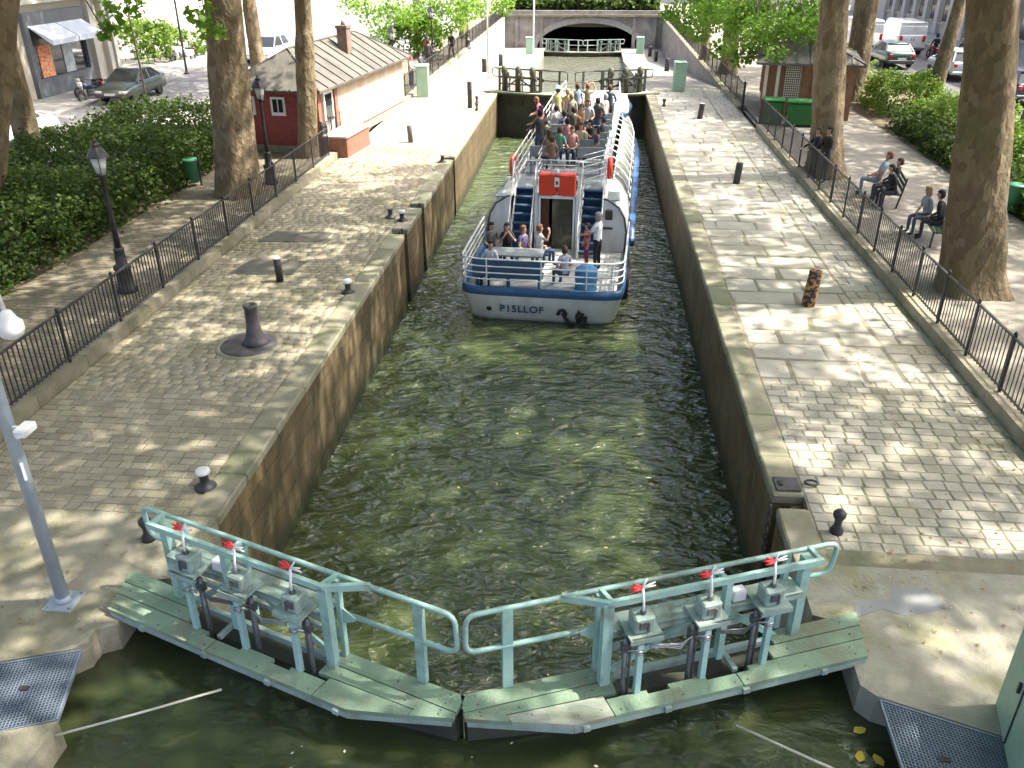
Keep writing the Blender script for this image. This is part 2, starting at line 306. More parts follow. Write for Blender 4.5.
def brick_mat():
    m = mat('painted_brick', (.26,.055,.05), .85, bump=.2); nt = m.node_tree; N = nt.nodes; L = nt.links; b = N['Principled BSDF']
    t = N.new('ShaderNodeTexBrick'); t.inputs['Scale'].default_value = 4.2; t.inputs['Color1'].default_value = (.25,.05,.045,1); t.inputs['Color2'].default_value = (.31,.075,.065,1); t.inputs['Mortar'].default_value = (.21,.06,.055,1); t.inputs['Mortar Size'].default_value = .012
    tc = N.new('ShaderNodeTexCoord'); mp = N.new('ShaderNodeMapping'); mp.inputs['Rotation'].default_value = (R(90),0,0); L.new(tc.outputs['Object'], mp.inputs[0]); L.new(mp.outputs[0], t.inputs['Vector']); L.new(t.outputs['Color'], b.inputs['Base Color'])
    return m
M['hut_red'] = brick_mat()
def bark_mat(name, a, b_, c_, moss):
    m = bpy.data.materials.new(name); m.use_nodes = True; nt = m.node_tree; N = nt.nodes; L = nt.links; p = N['Principled BSDF']; p.inputs['Roughness'].default_value = .9
    geo = N.new('ShaderNodeNewGeometry'); mp = N.new('ShaderNodeMapping'); mp.inputs['Scale'].default_value = (1,1,.55); L.new(geo.outputs['Position'], mp.inputs[0])
    n0 = N.new('ShaderNodeTexNoise'); n0.inputs['Scale'].default_value = 5; n0.inputs['Detail'].default_value = 6; L.new(mp.outputs[0], n0.inputs['Vector'])
    mixv = N.new('ShaderNodeMix'); mixv.data_type = 'VECTOR'; mixv.inputs[0].default_value = .25; L.new(mp.outputs[0], mixv.inputs[4]); L.new(n0.outputs['Color'], mixv.inputs[5])
    v = N.new('ShaderNodeTexVoronoi'); v.inputs['Scale'].default_value = 8.5; L.new(mixv.outputs[1], v.inputs['Vector'])
    sep = N.new('ShaderNodeSeparateColor'); L.new(v.outputs['Color'], sep.inputs[0])
    rp = N.new('ShaderNodeValToRGB'); L.new(sep.outputs[0], rp.inputs[0]); e = rp.color_ramp.elements
    e[0].position = .2; e[0].color = (*a, 1); e[1].position = .9; e[1].color = (*c_, 1); k = e.new(.55); k.color = (*b_, 1)
    n2 = N.new('ShaderNodeTexNoise'); n2.inputs['Scale'].default_value = .9; n2.inputs['Detail'].default_value = 6; L.new(geo.outputs['Position'], n2.inputs['Vector'])
    r2 = N.new('ShaderNodeMapRange'); r2.inputs[1].default_value = .5; r2.inputs[2].default_value = .68; r2.inputs[4].default_value = .8; L.new(n2.outputs['Fac'], r2.inputs[0])
    x = N.new('ShaderNodeMix'); x.data_type = 'RGBA'; L.new(r2.outputs[0], x.inputs[0]); L.new(rp.outputs[0], x.inputs[6]); x.inputs[7].default_value = (*moss, 1); L.new(x.outputs[2], p.inputs['Base Color'])
    n3 = N.new('ShaderNodeTexNoise'); n3.inputs['Scale'].default_value = 14; n3.inputs['Detail'].default_value = 8; L.new(mp.outputs[0], n3.inputs['Vector'])
    ad = N.new('ShaderNodeMath'); ad.operation = 'ADD'; L.new(v.outputs['Distance'], ad.inputs[0]); L.new(n3.outputs['Fac'], ad.inputs[1])
    bp = N.new('ShaderNodeBump'); bp.inputs['Strength'].default_value = .9; bp.inputs['Distance'].default_value = .035; L.new(ad.outputs[0], bp.inputs['Height']); L.new(bp.outputs[0], p.inputs['Normal'])
    return m
M['bark'] = bark_mat('plane_bark', (.15,.108,.063), (.19,.142,.084), (.235,.185,.115), (.125,.097,.052))
M['bark_moss'] = bark_mat('mossy_plane_bark', (.12,.088,.05), (.15,.112,.064), (.185,.145,.085), (.10,.102,.032))
M['leaf'] = leaf_mat('plane_leaf', (.045,.105,.018), (.10,.19,.035))
M['leaf_light'] = leaf_mat('young_leaf', (.10,.20,.03), (.19,.30,.055), .5)
M['hedge_leaf'] = leaf_mat('hedge_leaf', (.036,.066,.014), (.085,.135,.028), .35)
M['bush_leaf'] = leaf_mat('bush_leaf', (.075,.14,.024), (.19,.28,.055), .4)
M['twig'] = mat('twig', (.05,.04,.028), .9)
def flat(name, c, rough=.6, metal=0, coat=0): return mat(name, c, rough, metal, coat=coat)
# ================================================================== SETTING
XL, XR = -4.95, 2.85           # lock chamber faces
Z_LOCK, Z_UP = -2.15, -0.38    # water levels
def sheet(name, poly, z, m, kind='structure', label=None):
    b = MB(); b.add([(p[0], p[1], z) for p in poly], [tuple(range(len(poly)))]); o = b.build(name, m); o['kind'] = kind
    if label: o['label'] = label
    return o
def rect(x0, x1, y0, y1): return [(x0,y0),(x1,y0),(x1,y1),(x0,y1)]
# ground to the horizon, open along the canal
b = MB()
for r_ in (rect(-600,-9.4,-300,900), rect(7.2,600,-300,900), rect(-9.4,7.2,120,900)):
    b.add([(p[0],p[1],-.06) for p in r_], [(0,1,2,3)])
tag(b.build('ground', M['ground']), 'pale ground stretching away on both sides of the canal', kind='structure')
sheet('promenade', rect(-12.9,-9.5,-20,130), .06, M['prom_left'], label='shaded sett promenade behind the left railing')
sheet('promenade', rect(7.3,12.2,-20,130), .06, M['prom_right'], label='dappled promenade behind the right railing')
sheet('road', rect(-24.6,-19.2,-40,140), -.03, M['asphalt_left'], label='street on the left with the parked dark saloon')
sheet('road', rect(17.2,25.2,-40,140), -.03, M['asphalt'], label='grey street on the right with the white vans')
for (x0, x1, lb) in ((-27.6,-24.6,'pavement in front of the shop'), (-19.2,-18.4,'narrow pavement edge between hedge and street'), (25.2,28.6,'pavement along the pale facade')):
    b = MB(); b.box(((x0+x1)/2, 50, .0), (x1-x0, 180, .2), bev=.03); tag(b.build('pavement', M['pavement']), lb, kind='structure')
sheet('planting_bed', rect(-18.4,-12.9,-10,34.5), .02, M['earth'], label='soil bed under the left hedge')
sheet('planting_bed', rect(12.2,17.2,-10,60), .02, M['earth'], label='soil bed under the right bushes')
sheet('lane', rect(-18.4,-12.9,44.2,140), .03, M['pavement'], label='sunlit open square beyond the red hut')
# water
def water(poly, z, depth, m, label):
    b = MB(); b.prism(poly, z-depth, z); o = b.build('water', m); o['kind'] = 'structure'; o['label'] = label
water([(-5.2,7.0),(-1.1,5.6),(3.1,7.0),(3.1,46.2),(-1.05,44.6),(-5.2,46.2)], Z_LOCK, 2.5, M['water_low'], 'rippled olive green water in the lock chamber')
water([(-60,-60),(60,-60),(9,-9),(3.6,-9),(3.6,5.2),(4.5,5.2),(4.5,6.7),(3.35,6.75),(3.35,7.75),(-1.1,6.15),(-5.6,7.75),(-5.6,6.7),(-6.6,6.7),(-6.6,5.2),(-5.6,5.2),(-5.6,-9),(-12,-9)], Z_UP, 1.6, M['water_up'], 'dark still water above the closed gates')
sheet('water', [(-5.2,47.0),(-1.05,45.6),(3.1,47.0),(3.1,91.0),(-5.2,91.0)], -3.2, M['water_far'], label='bright water in the lower chamber before the tunnel')
# concrete aprons by the near gates
def apron(name, polys, m, label, z0=-3.2, z1=0.0):
    b = MB()
    for p in polys: b.prism(p, z0, z1)
    return tag(b.build(name, m), label, kind='structure')
apron('quay', [[(-9.2,6.0),(-6.68,6.28),(-5.62,6.66),(-5.5,6.78),(-5.5,6.98),(-5.3,7.08),(-5.3,7.85),(-4.951,7.95),(-4.951,9.2),(-5.37,9.2),(-9.2,9.2)], [(-9.2,-12),(-5.2,-12),(-5.2,5.70),(-6.42,5.26),(-6.68,6.28),(-9.2,6.0)]], M['concrete'], 'stained concrete apron by the left gate')
apron('quay', [[(3.25,6.76),(4.38,6.34),(7.0,6.2),(7.0,8.9),(3.27,8.9),(3.27,9.2),(2.851,9.2),(2.851,7.95),(3.14,7.85),(3.12,6.9)], [(3.2,-12),(7.0,-12),(7.0,6.2),(4.38,6.34),(4.38,5.1),(3.2,5.45)]], M['concrete_right'], 'pale concrete apron by the right gate')
# ---------------------------------------------------------------- paving stones
def sett_mesh(name, m, k):
    r = random.Random(k); b = MB(); t = .055
    q = [(-.5,-.5),(.5,-.5),(.5,.5),(-.5,.5)]
    q = [(x+r.uniform(-.035,.035), y+r.uniform(-.05,.05)) for x, y in q]
    lo = [(x,y,-.5) for x,y in q]; hi = [(x,y,.25) for x,y in q]; tp = [(x*(1-2*t),y*(1-2*t),.5+r.uniform(-.06,.06)) for x,y in q]
    b.add(lo+hi+tp, [(0,1,5,4),(1,2,6,5),(2,3,7,6),(3,0,4,7),(4,5,9,8),(5,6,10,9),(6,7,11,10),(7,4,8,11),(8,9,10,11)])
    return b.mesh(name, m)
def paving(parent, m, x0, x1, y0, y1, sx, sy, name='sett', single=300, gap=.008, jit=.003):
    """rows of stones; the nearest `single` are objects, the rest one stuff part"""
    meshes = [sett_mesh(name, m, k) for k in range(6)]
    spots = []; y = y0; row = 0
    while y < y1:
        h = min(sy*random.uniform(.9,1.12), y1-y)
        if h < sy*.5: break
        x = x0 - (0 if row % 2 else sx*random.uniform(.35,.6))
        while x < x1-.04:
            w = sx*random.uniform(.78,1.25); a, c = max(x,x0), min(x+w,x1)
            if c-a > .07: spots.append(((a+c)/2, y+h/2, c-a-gap, h-gap))
            x += w
        y += h; row += 1
    VV = []; FF = []; n0 = 0; flags = []
    for i, (cx, cy, w, h) in enumerate(spots):
        z = -.04+random.uniform(-jit,jit)
        if i < single:
            o = link(name, random.choice(meshes), parent, (cx, cy, z)); o.scale = (w, h, .08); o.rotation_euler = (random.uniform(-.012,.012), random.uniform(-.012,.012), random.uniform(-.02,.02))
        else:
            me = meshes[i % 6]; co = np.empty(len(me.vertices)*3); me.vertices.foreach_get('co', co); co = co.reshape(-1,3)*np.array([w,h,.08])+np.array([cx,cy,z])
            VV.append(co); FF += [tuple(v+n0 for v in p.vertices) for p in me.polygons]; n0 += len(co)
    if VV:
        F = np.array(FF); o = link(name+'_field', np_mesh(name+'_field', np.vstack(VV), F, m), parent); o['kind'] = 'stuff'
    return len(spots)
def quay_base(poly, label):
    b = MB(); b.prism(poly, -.6, -.009); return tag(b.build('quay', M['joint']), label, kind='structure')
M['far_paving'] = mat('far_paving', (.22,.205,.18), .9, c2=(.28,.265,.235), scale=1.2, bump=.3, bscale=12, c3=(.18,.17,.14), s3=.3)
ql = quay_base(rect(-9.2,-5.37,9.2,49), 'brown sett quay along the left side of the lock')
n1 = paving(ql, M['sett_left'], -9.19, -5.385, 9.21, 46, .25, .185)
b = MB(); b.prism(rect(-9.19,-5.385,46.1,49), -.03, .0); b.build('far_paving', M['far_paving'], ql)
qr = quay_base([(3.27,8.9),(7.0,8.9),(7.0,49),(3.27,49)], 'pale stone quay along the right side of the lock')
n2 = paving(qr, M['sett_right'], 3.285, 6.95, 9.21, 14.2, .28, .22)
n3 = paving(qr, M['slab_right'], 3.285, 5.88, 14.2, 49, 1.25, .75, 'slab', 300, .012, .002)
n4 = paving(qr, M['slab_right'], 5.9, 6.95, 14.2, 49, .55, .42, 'kerb_slab', 150, .012, .002)
n5 = paving(qr, M['sett_right'], 6.0, 6.95, 8.0, 9.2, .28, .22, 'edge_sett', 40)
# apron details
def crack_patch(poly, z, m, label):
    b = MB(); b.prism(poly, z-.004, z); return b
b = MB(); b.prism([(3.35,7.95),(3.7,8.12),(3.95,8.02),(4.5,8.2),(4.35,8.55),(3.95,8.5),(3.85,8.3),(3.4,8.22)], -.01, .005); tag(b.build('repair_patch', mat('grey_cement', (.24,.25,.26), .85, c2=(.28,.29,.295), scale=3)), 'smooth grey cement patch in the right apron', kind='structure')
for (cx, cy, w, h, lb) in ((-7.75,19.2,1.5,1.1,'dark asphalt patch behind the small black bollard'), (-7.85,21.6,1.7,.9,'dark asphalt patch nearest the left railing')):
    b = MB(); b.prism([(cx-w/2,cy-h/2),(cx+w/2,cy-h/2+.1),(cx+w/2+.1,cy+h/2),(cx-w/2+.15,cy+h/2)], -.01, .012); tag(b.build('repair_patch', mat('dark_patch', (.10,.095,.08), .9, c2=(.14,.13,.11), scale=4)), lb, kind='structure')
# ---------------------------------------------------------------- lock walls with coping stones
def lock_wall(side, label, slots):
    x_face = XL if side < 0 else XR; o = thing('lock_wall', label, 'wall', (x_face, 9.2, 0))
    b = MB(); ys = [0.0]; L = 49-9.2
    for (s, w) in slots: ys += [s-9.2-w/2, s-9.2+w/2]
    ys.append(L); d = .42*side      # towards the land
    for i in range(0, len(ys)-1, 2):
        x0, x1 = sorted((0, d)); b.prism(rect(x0, x1, ys[i], ys[i+1]), -5, -.15)
        if i+2 < len(ys): x0, x1 = sorted((d*.55, d)); b.prism(rect(x0, x1, ys[i+1], ys[i+2]), -5, -.15)
    b.build('face', M['lock_wall'], o)
    y = 0.0
    while y < L-.3:
        w = random.uniform(1.05,1.5); y1 = min(y+w, L)
        for k in range(1, len(ys)-1, 2):
            if y < ys[k] < y1: y1 = ys[k]
        skip = any(abs(y-ys[k]) < 1e-6 for k in range(1, len(ys)-1, 2))
        if skip: y = ys[[k for k in range(1, len(ys)-1, 2) if abs(y-ys[k]) < 1e-6][0]+1]; continue
        if y1-y > .1:
            c = MB(); j = random.uniform(-.006,.006); x0, x1 = sorted((-.03*side*1.0+j, d)); c.box(((x0+x1)/2, (y+y1)/2, -.07+random.uniform(-.004,.006)), (x1-x0, y1-y-.012, .17), bev=.025); c.build('coping_stone', M['coping'], o)
        y = y1
    return o
lwl = lock_wall(-1, 'streaked stone lock wall on the left with sun dapples and ladder slots', [(22.3,.45),(24.9,.45),(31.2,.4)])
lwr = lock_wall(1, 'dark shaded stone lock wall on the right of the boat', [(10.25,.3)])
for (y, xs) in ((22.3, XL), (24.9, XL), (31.2, XL)):
    o = thing('wall_ladder', {22.3:'iron ladder in the wall slot nearest the stern', 24.9:'iron ladder in the second wall slot from the camera', 31.2:'iron ladder in the far sunlit wall slot'}[y], 'ladder', (xs-.12, y, -5), group='ladders in the left lock wall')
    for sy in (-.15,.15): c = MB(); c.bar((0,sy,0),(0,sy,5.05),.04); c.build('stile', M['iron'], o)
    c0 = None
    for k in range(13):
        if c0 is None: c = MB(); c.bar((0,-.15,0),(0,.15,0),.03); c0 = c.mesh('rung', M['iron'])
        link('rung', c0, o, (0,0,2.0+k*.24))
# kerbs under the railings
def kerb(label, path, w=.3, h=.3, z0=-.08, seg=1.6):
    o = thing('kerb', label, 'kerb', (path[0][0], path[0][1], 0)); P = [Vector(p) for p in path]; O = P[0].copy(); O.z = 0
    for i in range(len(P)-1):
        n = max(1, round((P[i+1]-P[i]).length/seg))
        for k in range(n):
            a = P[i].lerp(P[i+1], k/n); e = P[i].lerp(P[i+1], (k+.992)/n); j = random.uniform(-.012,.012)
            c = MB(); up = Vector((0,0,h/2+j)); base = Vector((0,0,z0)); c.bar(a-O+base+up, e-O+base+up, w, h); c.build('kerb_stone', M['kerb'], o)
    return o
kerb('worn stone kerb under the left iron railing', [(-9.37,4,0),(-9.37,31.2,0)])
kerb('stone kerb under the right iron railing', [(7.12,4,0),(7.12,37.5,0)], .34, .32)
# lower lock: quays slope down towards the tunnel
def zq(y): return 0 if y < 49 else (-2.8 if y > 84 else -2.8*(y-49)/35)
for (x0, x1, lb) in ((-9.2,-4.95,'pale paving sloping down left of the lower chamber'), (2.85,6.95,'pale paving sloping down right of the lower chamber')):
    b = MB(); b.loft([[(x0,y,zq(y)),(x1,y,zq(y)),(x1,y,-7),(x0,y,-7)] for y in (49.0,84.0,95.2)], smooth=False); tag(b.build('quay', M['far_paving']), lb, kind='structure')
RAMP_L = [(-9.37,40.2,.06),(-9.37,95,.06)]
RAMP_R = [(7.12,42.6,.06),(7.12,95,.06)]
def retaining(label, path, side, m):
    o = thing('retaining_wall', label, 'wall', (path[0][0], path[0][1], 0)); L = path[1][1]-path[0][1]; b = MB(); x0, x1 = sorted((-.17*side, .3*side)); b.prism(rect(x0, x1, 0, L), -3.4, -.02); b.build('wall_face', m, o)
    n = round(L/1.6)
    for k in range(n): c = MB(); c.box((0, (k+.5)*L/n, .06), (.42, L/n-.015, .16), bev=.02); c.build('coping_stone', M['kerb'], o)
    return o
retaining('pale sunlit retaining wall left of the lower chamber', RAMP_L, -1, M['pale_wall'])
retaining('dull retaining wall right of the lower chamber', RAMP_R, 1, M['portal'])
# ---------------------------------------------------------------- tunnel portal
PY = 95.0
o = thing('tunnel_portal', 'stone tunnel portal with a low wide arch over the canal', 'tunnel', (-.8, PY, 0))
cx, hs, spring, rise = .25, 5.3, -2.85, 2.45
arch = [(cx-hs*math.cos(t), spring+rise*math.sin(t)) for t in np.linspace(0, math.pi, 29)]
X0, X1, ZT = -8.4, 7.8, .25
b = MB(); n = len(arch)
vs = [(p[0],0,p[1]) for p in arch]+[(p[0],0,ZT) for p in arch]; fs = [(i,i+1,n+i+1,n+i) for i in range(n-1)]
vs += [(X0,0,-7),(arch[0][0],0,-7),(X0,0,ZT),(arch[-1][0],0,-7),(X1,0,-7),(X1,0,ZT)]; k = 2*n
fs += [(k,k+1,0,n,k+2),(k+3,k+4,k+5,2*n-1,n-1)]
b.add(vs, fs); b.build('front_wall', M['portal'], o)
b = MB(); prof = [(arch[0][0],-7)]+arch+[(arch[-1][0],-7)]
b.loft([[(p[0],.02,p[1]) for p in prof], [(p[0],40,p[1]) for p in prof]], cap=False, closed=False); b.quad((-6,40,-7),(6,40,-7),(6,40,3),(-6,40,3)); b.build('vault', mat('vault_stone_gloom', (.03,.028,.028), .9, c2=(.045,.042,.042), scale=1), o)  # near-black stone colour paints in the darkness inside the tunnel
NV = 27
for i in range(NV):
    t0, t1 = math.pi*i/NV, math.pi*(i+.97)/NV; q = []
    for (t, e) in ((t0,0),(t1,0),(t1,.55),(t0,.55)): q.append((cx-(hs+e)*math.cos(t), spring+(rise+e)*math.sin(t)))
    b = MB(); b.extr(q, 'y', -.09, .1); b.build('voussoir', mat('voussoir_stone', (.36,.34,.32), .9, c2=(.28,.265,.25), scale=2) if i == 0 else bpy.data.materials['voussoir_stone'], o)
for xx in (-7.2, -4.6, 4.9, 7.0):
    b = MB(); b.box((xx, -.07, -1.6), (.35,.2,3.6)); b.build('pilaster', M['portal'], o)
b = MB(); b.box((-.25,-.12,.32), (16.1,.5,.2)); b.build('cornice', M['kerb'], o)
b = MB(); b.box((-.25,.02,.6), (16.0,.35,.36)); b.build('parapet', M['portal'], o)
b = MB(); b.prism(rect(-9.3,7.0,PY+.3,150), -.8, .15); tag(b.build('terrace', M['earth']), 'planted terrace on the roof of the tunnel', kind='structure')
# ================================================================== LOCK GATES
def roundpath(pts, r=.09, n=4):
    P = [Vector(p) for p in pts]; out = [P[0]]
    for i in range(1, len(P)-1):
        a, q, c = P[i-1], P[i], P[i+1]; d1, d2 = (a-q), (c-q); k = min(r, d1.length*.45, d2.length*.45); s_, e_ = q+d1.normalized()*k, q+d2.normalized()*k
        for j in range(n+1): t = j/n; out.append(s_*(1-t)**2+q*2*t*(1-t)+e_*t*t)
    out.append(P[-1]); return out
def lock_gate(label, loc, rz, mir, C, detail=True, group=None):
    """local x along the leaf from the pivot, y towards the lock, z up"""
    o = thing('lock_gate', label, 'lock gate', loc, rz, group)
    def P(name, fn, m, parent=o):
        b = MB(mir); fn(b); return b.build(name, m, parent)
    T, PL = C['rail'], C['plank']
    # body below the deck
    def body(b):
        b.prism([(.12,.36),(3.5,.36),(4.42,.50),(4.42,.66),(.0,.62)], -5.2, -.06)
    P('gate_body', body, M['gate_body'])
    # deck planks
    zt = .10
    def plank(poly, m=PL, th=.055, dz=0.0): P('plank', lambda b: b.prism(poly, zt-th+dz, zt+dz), m)
    plank([(0,0),(1.52,0),(1.52,.17),(1.36,.17),(1.36,.235),(-.10,.235)])
    plank([(1.535,0),(2.98,0),(3.0,.22),(2.55,.22),(2.55,.17),(2.3,.17),(2.3,.235),(1.87,.235),(1.87,.17),(1.535,.17)])
    plank([(-.11,.25),(1.02,.25),(1.02,.425),(-.2,.425)]); plank([(-.21,.44),(.9,.44),(.9,.63),(-.3,.63)])
    plank([(2.995,0),(3.42,0),(4.02,.21),(4.05,.30),(3.02,.27)], C.get('bare', PL), dz=.004)
    plank([(2.86,.285),(4.05,.315),(4.035,.22),(4.47,.385),(4.46,.45),(2.86,.45)]); plank([(2.8,.465),(4.46,.465),(4.44,.69),(2.8,.66)])
    P('deck_edge', lambda b: (b.bar((0.02,.02,.02),(3.42,.02,.02),.035,.10), b.bar((3.42,.02,.02),(4.44,.40,.02),.035,.10), b.bar((-.28,.62,.0),(.02,.02,.0),.03,.09)), M['gate_body'] if not detail else C['plate'])
    for u in (.55,1.5,2.4,3.3):
        P('deck_bracket', lambda b: b.box((u,-.01,.03),(.07,.05,.06)), C['plate'])
    if detail:
        heads = MB(mir)
        for (u, y) in ((.12,.06),(.12,.17),(.75,.06),(1.45,.06),(1.6,.06),(2.2,.06),(2.9,.06),(3.1,.1),(3.35,.1),(3.8,.24),(3.1,.37),(4.3,.42),(4.3,.37),(3.9,.37),(3.1,.56),(4.3,.52),(4.3,.64),(3.7,.56),(0,.34),(.8,.34),(0,.53),(.7,.53)): heads.lathe([(.012,0),(.009,.006)], (u,y,zt), 6)
        hb = heads.build('bolt', M['oil_steel'], o); hb['kind'] = 'stuff'
    # rails
    w = .048
    def flat_tube(pts, ww=w): return lambda b: b.tube(pts, ww*.62, 6)
    P('back_rail', flat_tube(roundpath([(.55,.68,.76),(.16,.68,.76),(.12,.68,1.17),(2.0,.68,1.17),(4.36,.68,1.17),(4.38,.68,.68),(3.0,.66,.68)], .13)), T)
    P('front_rail', lambda b: (b.bar((.5,.42,1.2),(2.97,.42,1.2),.05,.075), b.bar((2.95,.42,1.2),(3.36,.68,1.175),.05,.075)), T)
    for u in (1.62, 2.9): P('cross_tie', lambda b: b.bar((u,.42,1.19),(u+.04,.68,1.17),.045,.05), T)
    P('pivot_tie', lambda b: b.bar((.52,.42,1.2),(.5,.68,1.18),.045,.05), T)
    # posts
    P('post', lambda b: b.box((.6,.56,.63),(.10,.10,1.10)), T)
    P('post', lambda b: b.box((1.6,.45,.64),(.07,.09,1.1)), T)
    P('post', lambda b: b.box((2.95,.44,.65),(.11,.09,1.1)), T)
    P('post', lambda b: b.box((2.97,.63,.63),(.06,.06,1.06)), T)
    P('post', lambda b: (b.box((3.93,.67,.63),(.10,.035,1.06)), b.box((3.98,.68,.63),(.02,.06,1.06))), T)
    P('post', lambda b: b.box((.75,.68,.63),(.06,.06,1.06)), T)
    P('post', lambda b: b.box((1.66,.68,.63),(.06,.06,1.06)), T)
    P('gusset', lambda b: b.extr([(2.98,.56),(3.16,.66),(3.16,.7),(2.98,.8)], 'y', .62, .635), T)
    # shelf and gear boxes
    P('shelf', lambda b: (b.box((1.8,.55,.80),(2.25,.26,.03)), b.box((1.8,.43,.765),(2.25,.02,.08))), C['plate'])
    P('lower_beam', lambda b: (b.bar((.6,.6,.42),(2.95,.6,.42),.05,.07), b.bar((.95,.55,.05),(2.9,.55,.05),.06,.08)), C['plate'])
    P('brace', lambda b: b.bar((1.75,.58,.68),(2.85,.58,.08),.035,.07), T); P('brace', lambda b: b.bar((1.55,.58,.66),(.8,.58,.06),.035,.07), T)
    P('sill_bar', lambda b: b.bar((1.5,.235,.07),(1.5,.58,.07),.06,.05), C['plate'])
    for k, u in enumerate((1.12, 1.85, 2.6)):
        g = MB(mir); g.box((u,.37,.845),(.36,.34,.03)); g.box((u,.37,.955),(.22,.20,.2), bev=.02); g.box((u,.21,.83),(.36,.03,.06)); gb = g.build('gear_box', C['plate'], o)
        g = MB(mir); g.lathe([(.03,0),(.035,.02),(.02,.05),(.02,.08)], (u,.35,1.055), 8); g.box((u+.02,.262,.97),(.09,.02,.09)); g.box((u-.03,.258,.94),(.02,.02,.12)); g.build('gear_fitting', M['oil_steel'] if k != 1 else M['chrome'], gb)
        g = MB(mir); g.box((u+.06,.215,.43),(.062,.028,.70)); g.box((u+.033,.235,.43),(.01,.05,.70)); g.box((u+.087,.235,.43),(.01,.05,.70)); g.build('rack_guide', C['guide'], o)
        g = MB(mir); g.tube([(u+.19,.30,.82),(u+.19,.30,-.6)], .028, 8); g.box((u+.19,.30,.70),(.09,.07,.10)); g.tube([(u+.12,.33,.80),(u+.12,.33,-.6)], .015, 6); g.build('rack_rod', M['oil_steel'], o)
        if detail:
            g = MB(mir); g.tube([(u-.02,.26,.74),(u+.10,.2,.72),(u+.19,.24,.70)], .012, 6); g.tube([(u+.04,.19,.70),(u+.12,.19,.70)], .018, 8); g.tube([(u+.04,.19,.67),(u+.12,.19,.67)], .014, 8); g.build('coupling', M['chrome'], o)
    if C.get('capstans'):
        for u in (.95,1.75,2.55): P('rack_post', lambda b: b.lathe([(.13,.05),(.12,.9),(.17,1.0),(.17,1.15),(.13,1.3),(.05,1.36)], (u,.4,0), 12), C['rail'])
    if detail:
        for a in range(2):
            u = 1.12+a*.74; g = MB(mir)
            for q in range(3): g.tube([(u+.2,.25+.02*q,.70-.02*q),(u+.32,.27,.62-.03*q-.02*a),(u+.5,.28,.64-.02*q),(u+.68,.25,.70-.015*q)], .010, 6)
            g.build('hose', M['chrome'] if a else M['oil_steel'], o)
        # red and white handles
        g = MB(mir); g.box((1.42,.52,.89),(.16,.12,.14), bev=.015); g.build('junction_box', M['white_paint'], o)
        for u in (1.12,1.85,2.6):
            h = MB(mir); h.tube([(u,.345,1.06),(u+.01,.335,1.2),(u+.03,.345,1.40)], .014, 8); hd = h.build('hand_lever', M['white_grip'], o)
            for q, (dx, dy, dz, cm) in enumerate([(-.15,0,.03,'r'),(-.13,-.02,-.005,'r'),(-.10,.02,.05,'r'),(.13,0,.045,'w'),(.14,.0,.0,'w'),(.05,.02,.09,'w')]):
                dx = -dx if mir else dx; a = MB(mir); a.tube([(u+.03,.345,1.40),(u+.03+dx*.6,.345+dy,1.40+dz*.6),(u+.03+dx,.345+dy,1.40+dz)], [.012,.017 if cm == 'r' else .011,.006], 6); a.build('lever_grip', M['red_grip'] if cm == 'r' else M['white_grip'], hd)
    return o
near = dict(rail=M['teal'], plank=M['plank'], bare=M['plank'], plate=M['teal_plate'], guide=mat('pale_teal_channel', (.32,.52,.50), .4, c2=(.38,.58,.56), scale=4))
nearR = dict(near); nearR['bare'] = M['plank_bare']
GA = R(20.9)
lock_gate('left teal gate leaf with railings, green plank deck and three red levers', (-5.46,7.23,0), -GA, False, near)
lock_gate('right teal gate leaf with scraped green plank deck and three red levers', (3.28,7.24,0), GA, True, nearR)
dk = mat('dark_gate_paint', (.05,.055,.04), .6, c2=(.08,.085,.055), scale=3); dkp = mat('pale_gate_plank', (.30,.33,.24), .8, c2=(.36,.38,.28), scale=3)
mid = dict(capstans=True, rail=dk, plank=dkp, plate=dk, guide=dk)
lock_gate('dark closed gate leaf beyond the bow, left half', (-5.6,46.6,0), -R(19), False, mid, False, 'gates beyond the boat')
lock_gate('dark closed gate leaf beyond the bow, right half', (3.5,46.6,0), R(19), True, mid, False, 'gates beyond the boat')
pal = mat('pale_gate_paint', (.38,.47,.44), .5, c2=(.32,.41,.38), scale=3)
far = dict(rail=pal, plank=dkp, plate=mat('far_plate', (.11,.14,.12), .6), guide=pal)
lock_gate('pale railed gate leaf before the tunnel mouth, left half', (-5.46,91.6,-2.85), -R(16), False, far, False, 'gates before the tunnel')
lock_gate('pale railed gate leaf before the tunnel mouth, right half', (3.4,91.6,-2.85), R(16), True, far, False, 'gates before the tunnel')
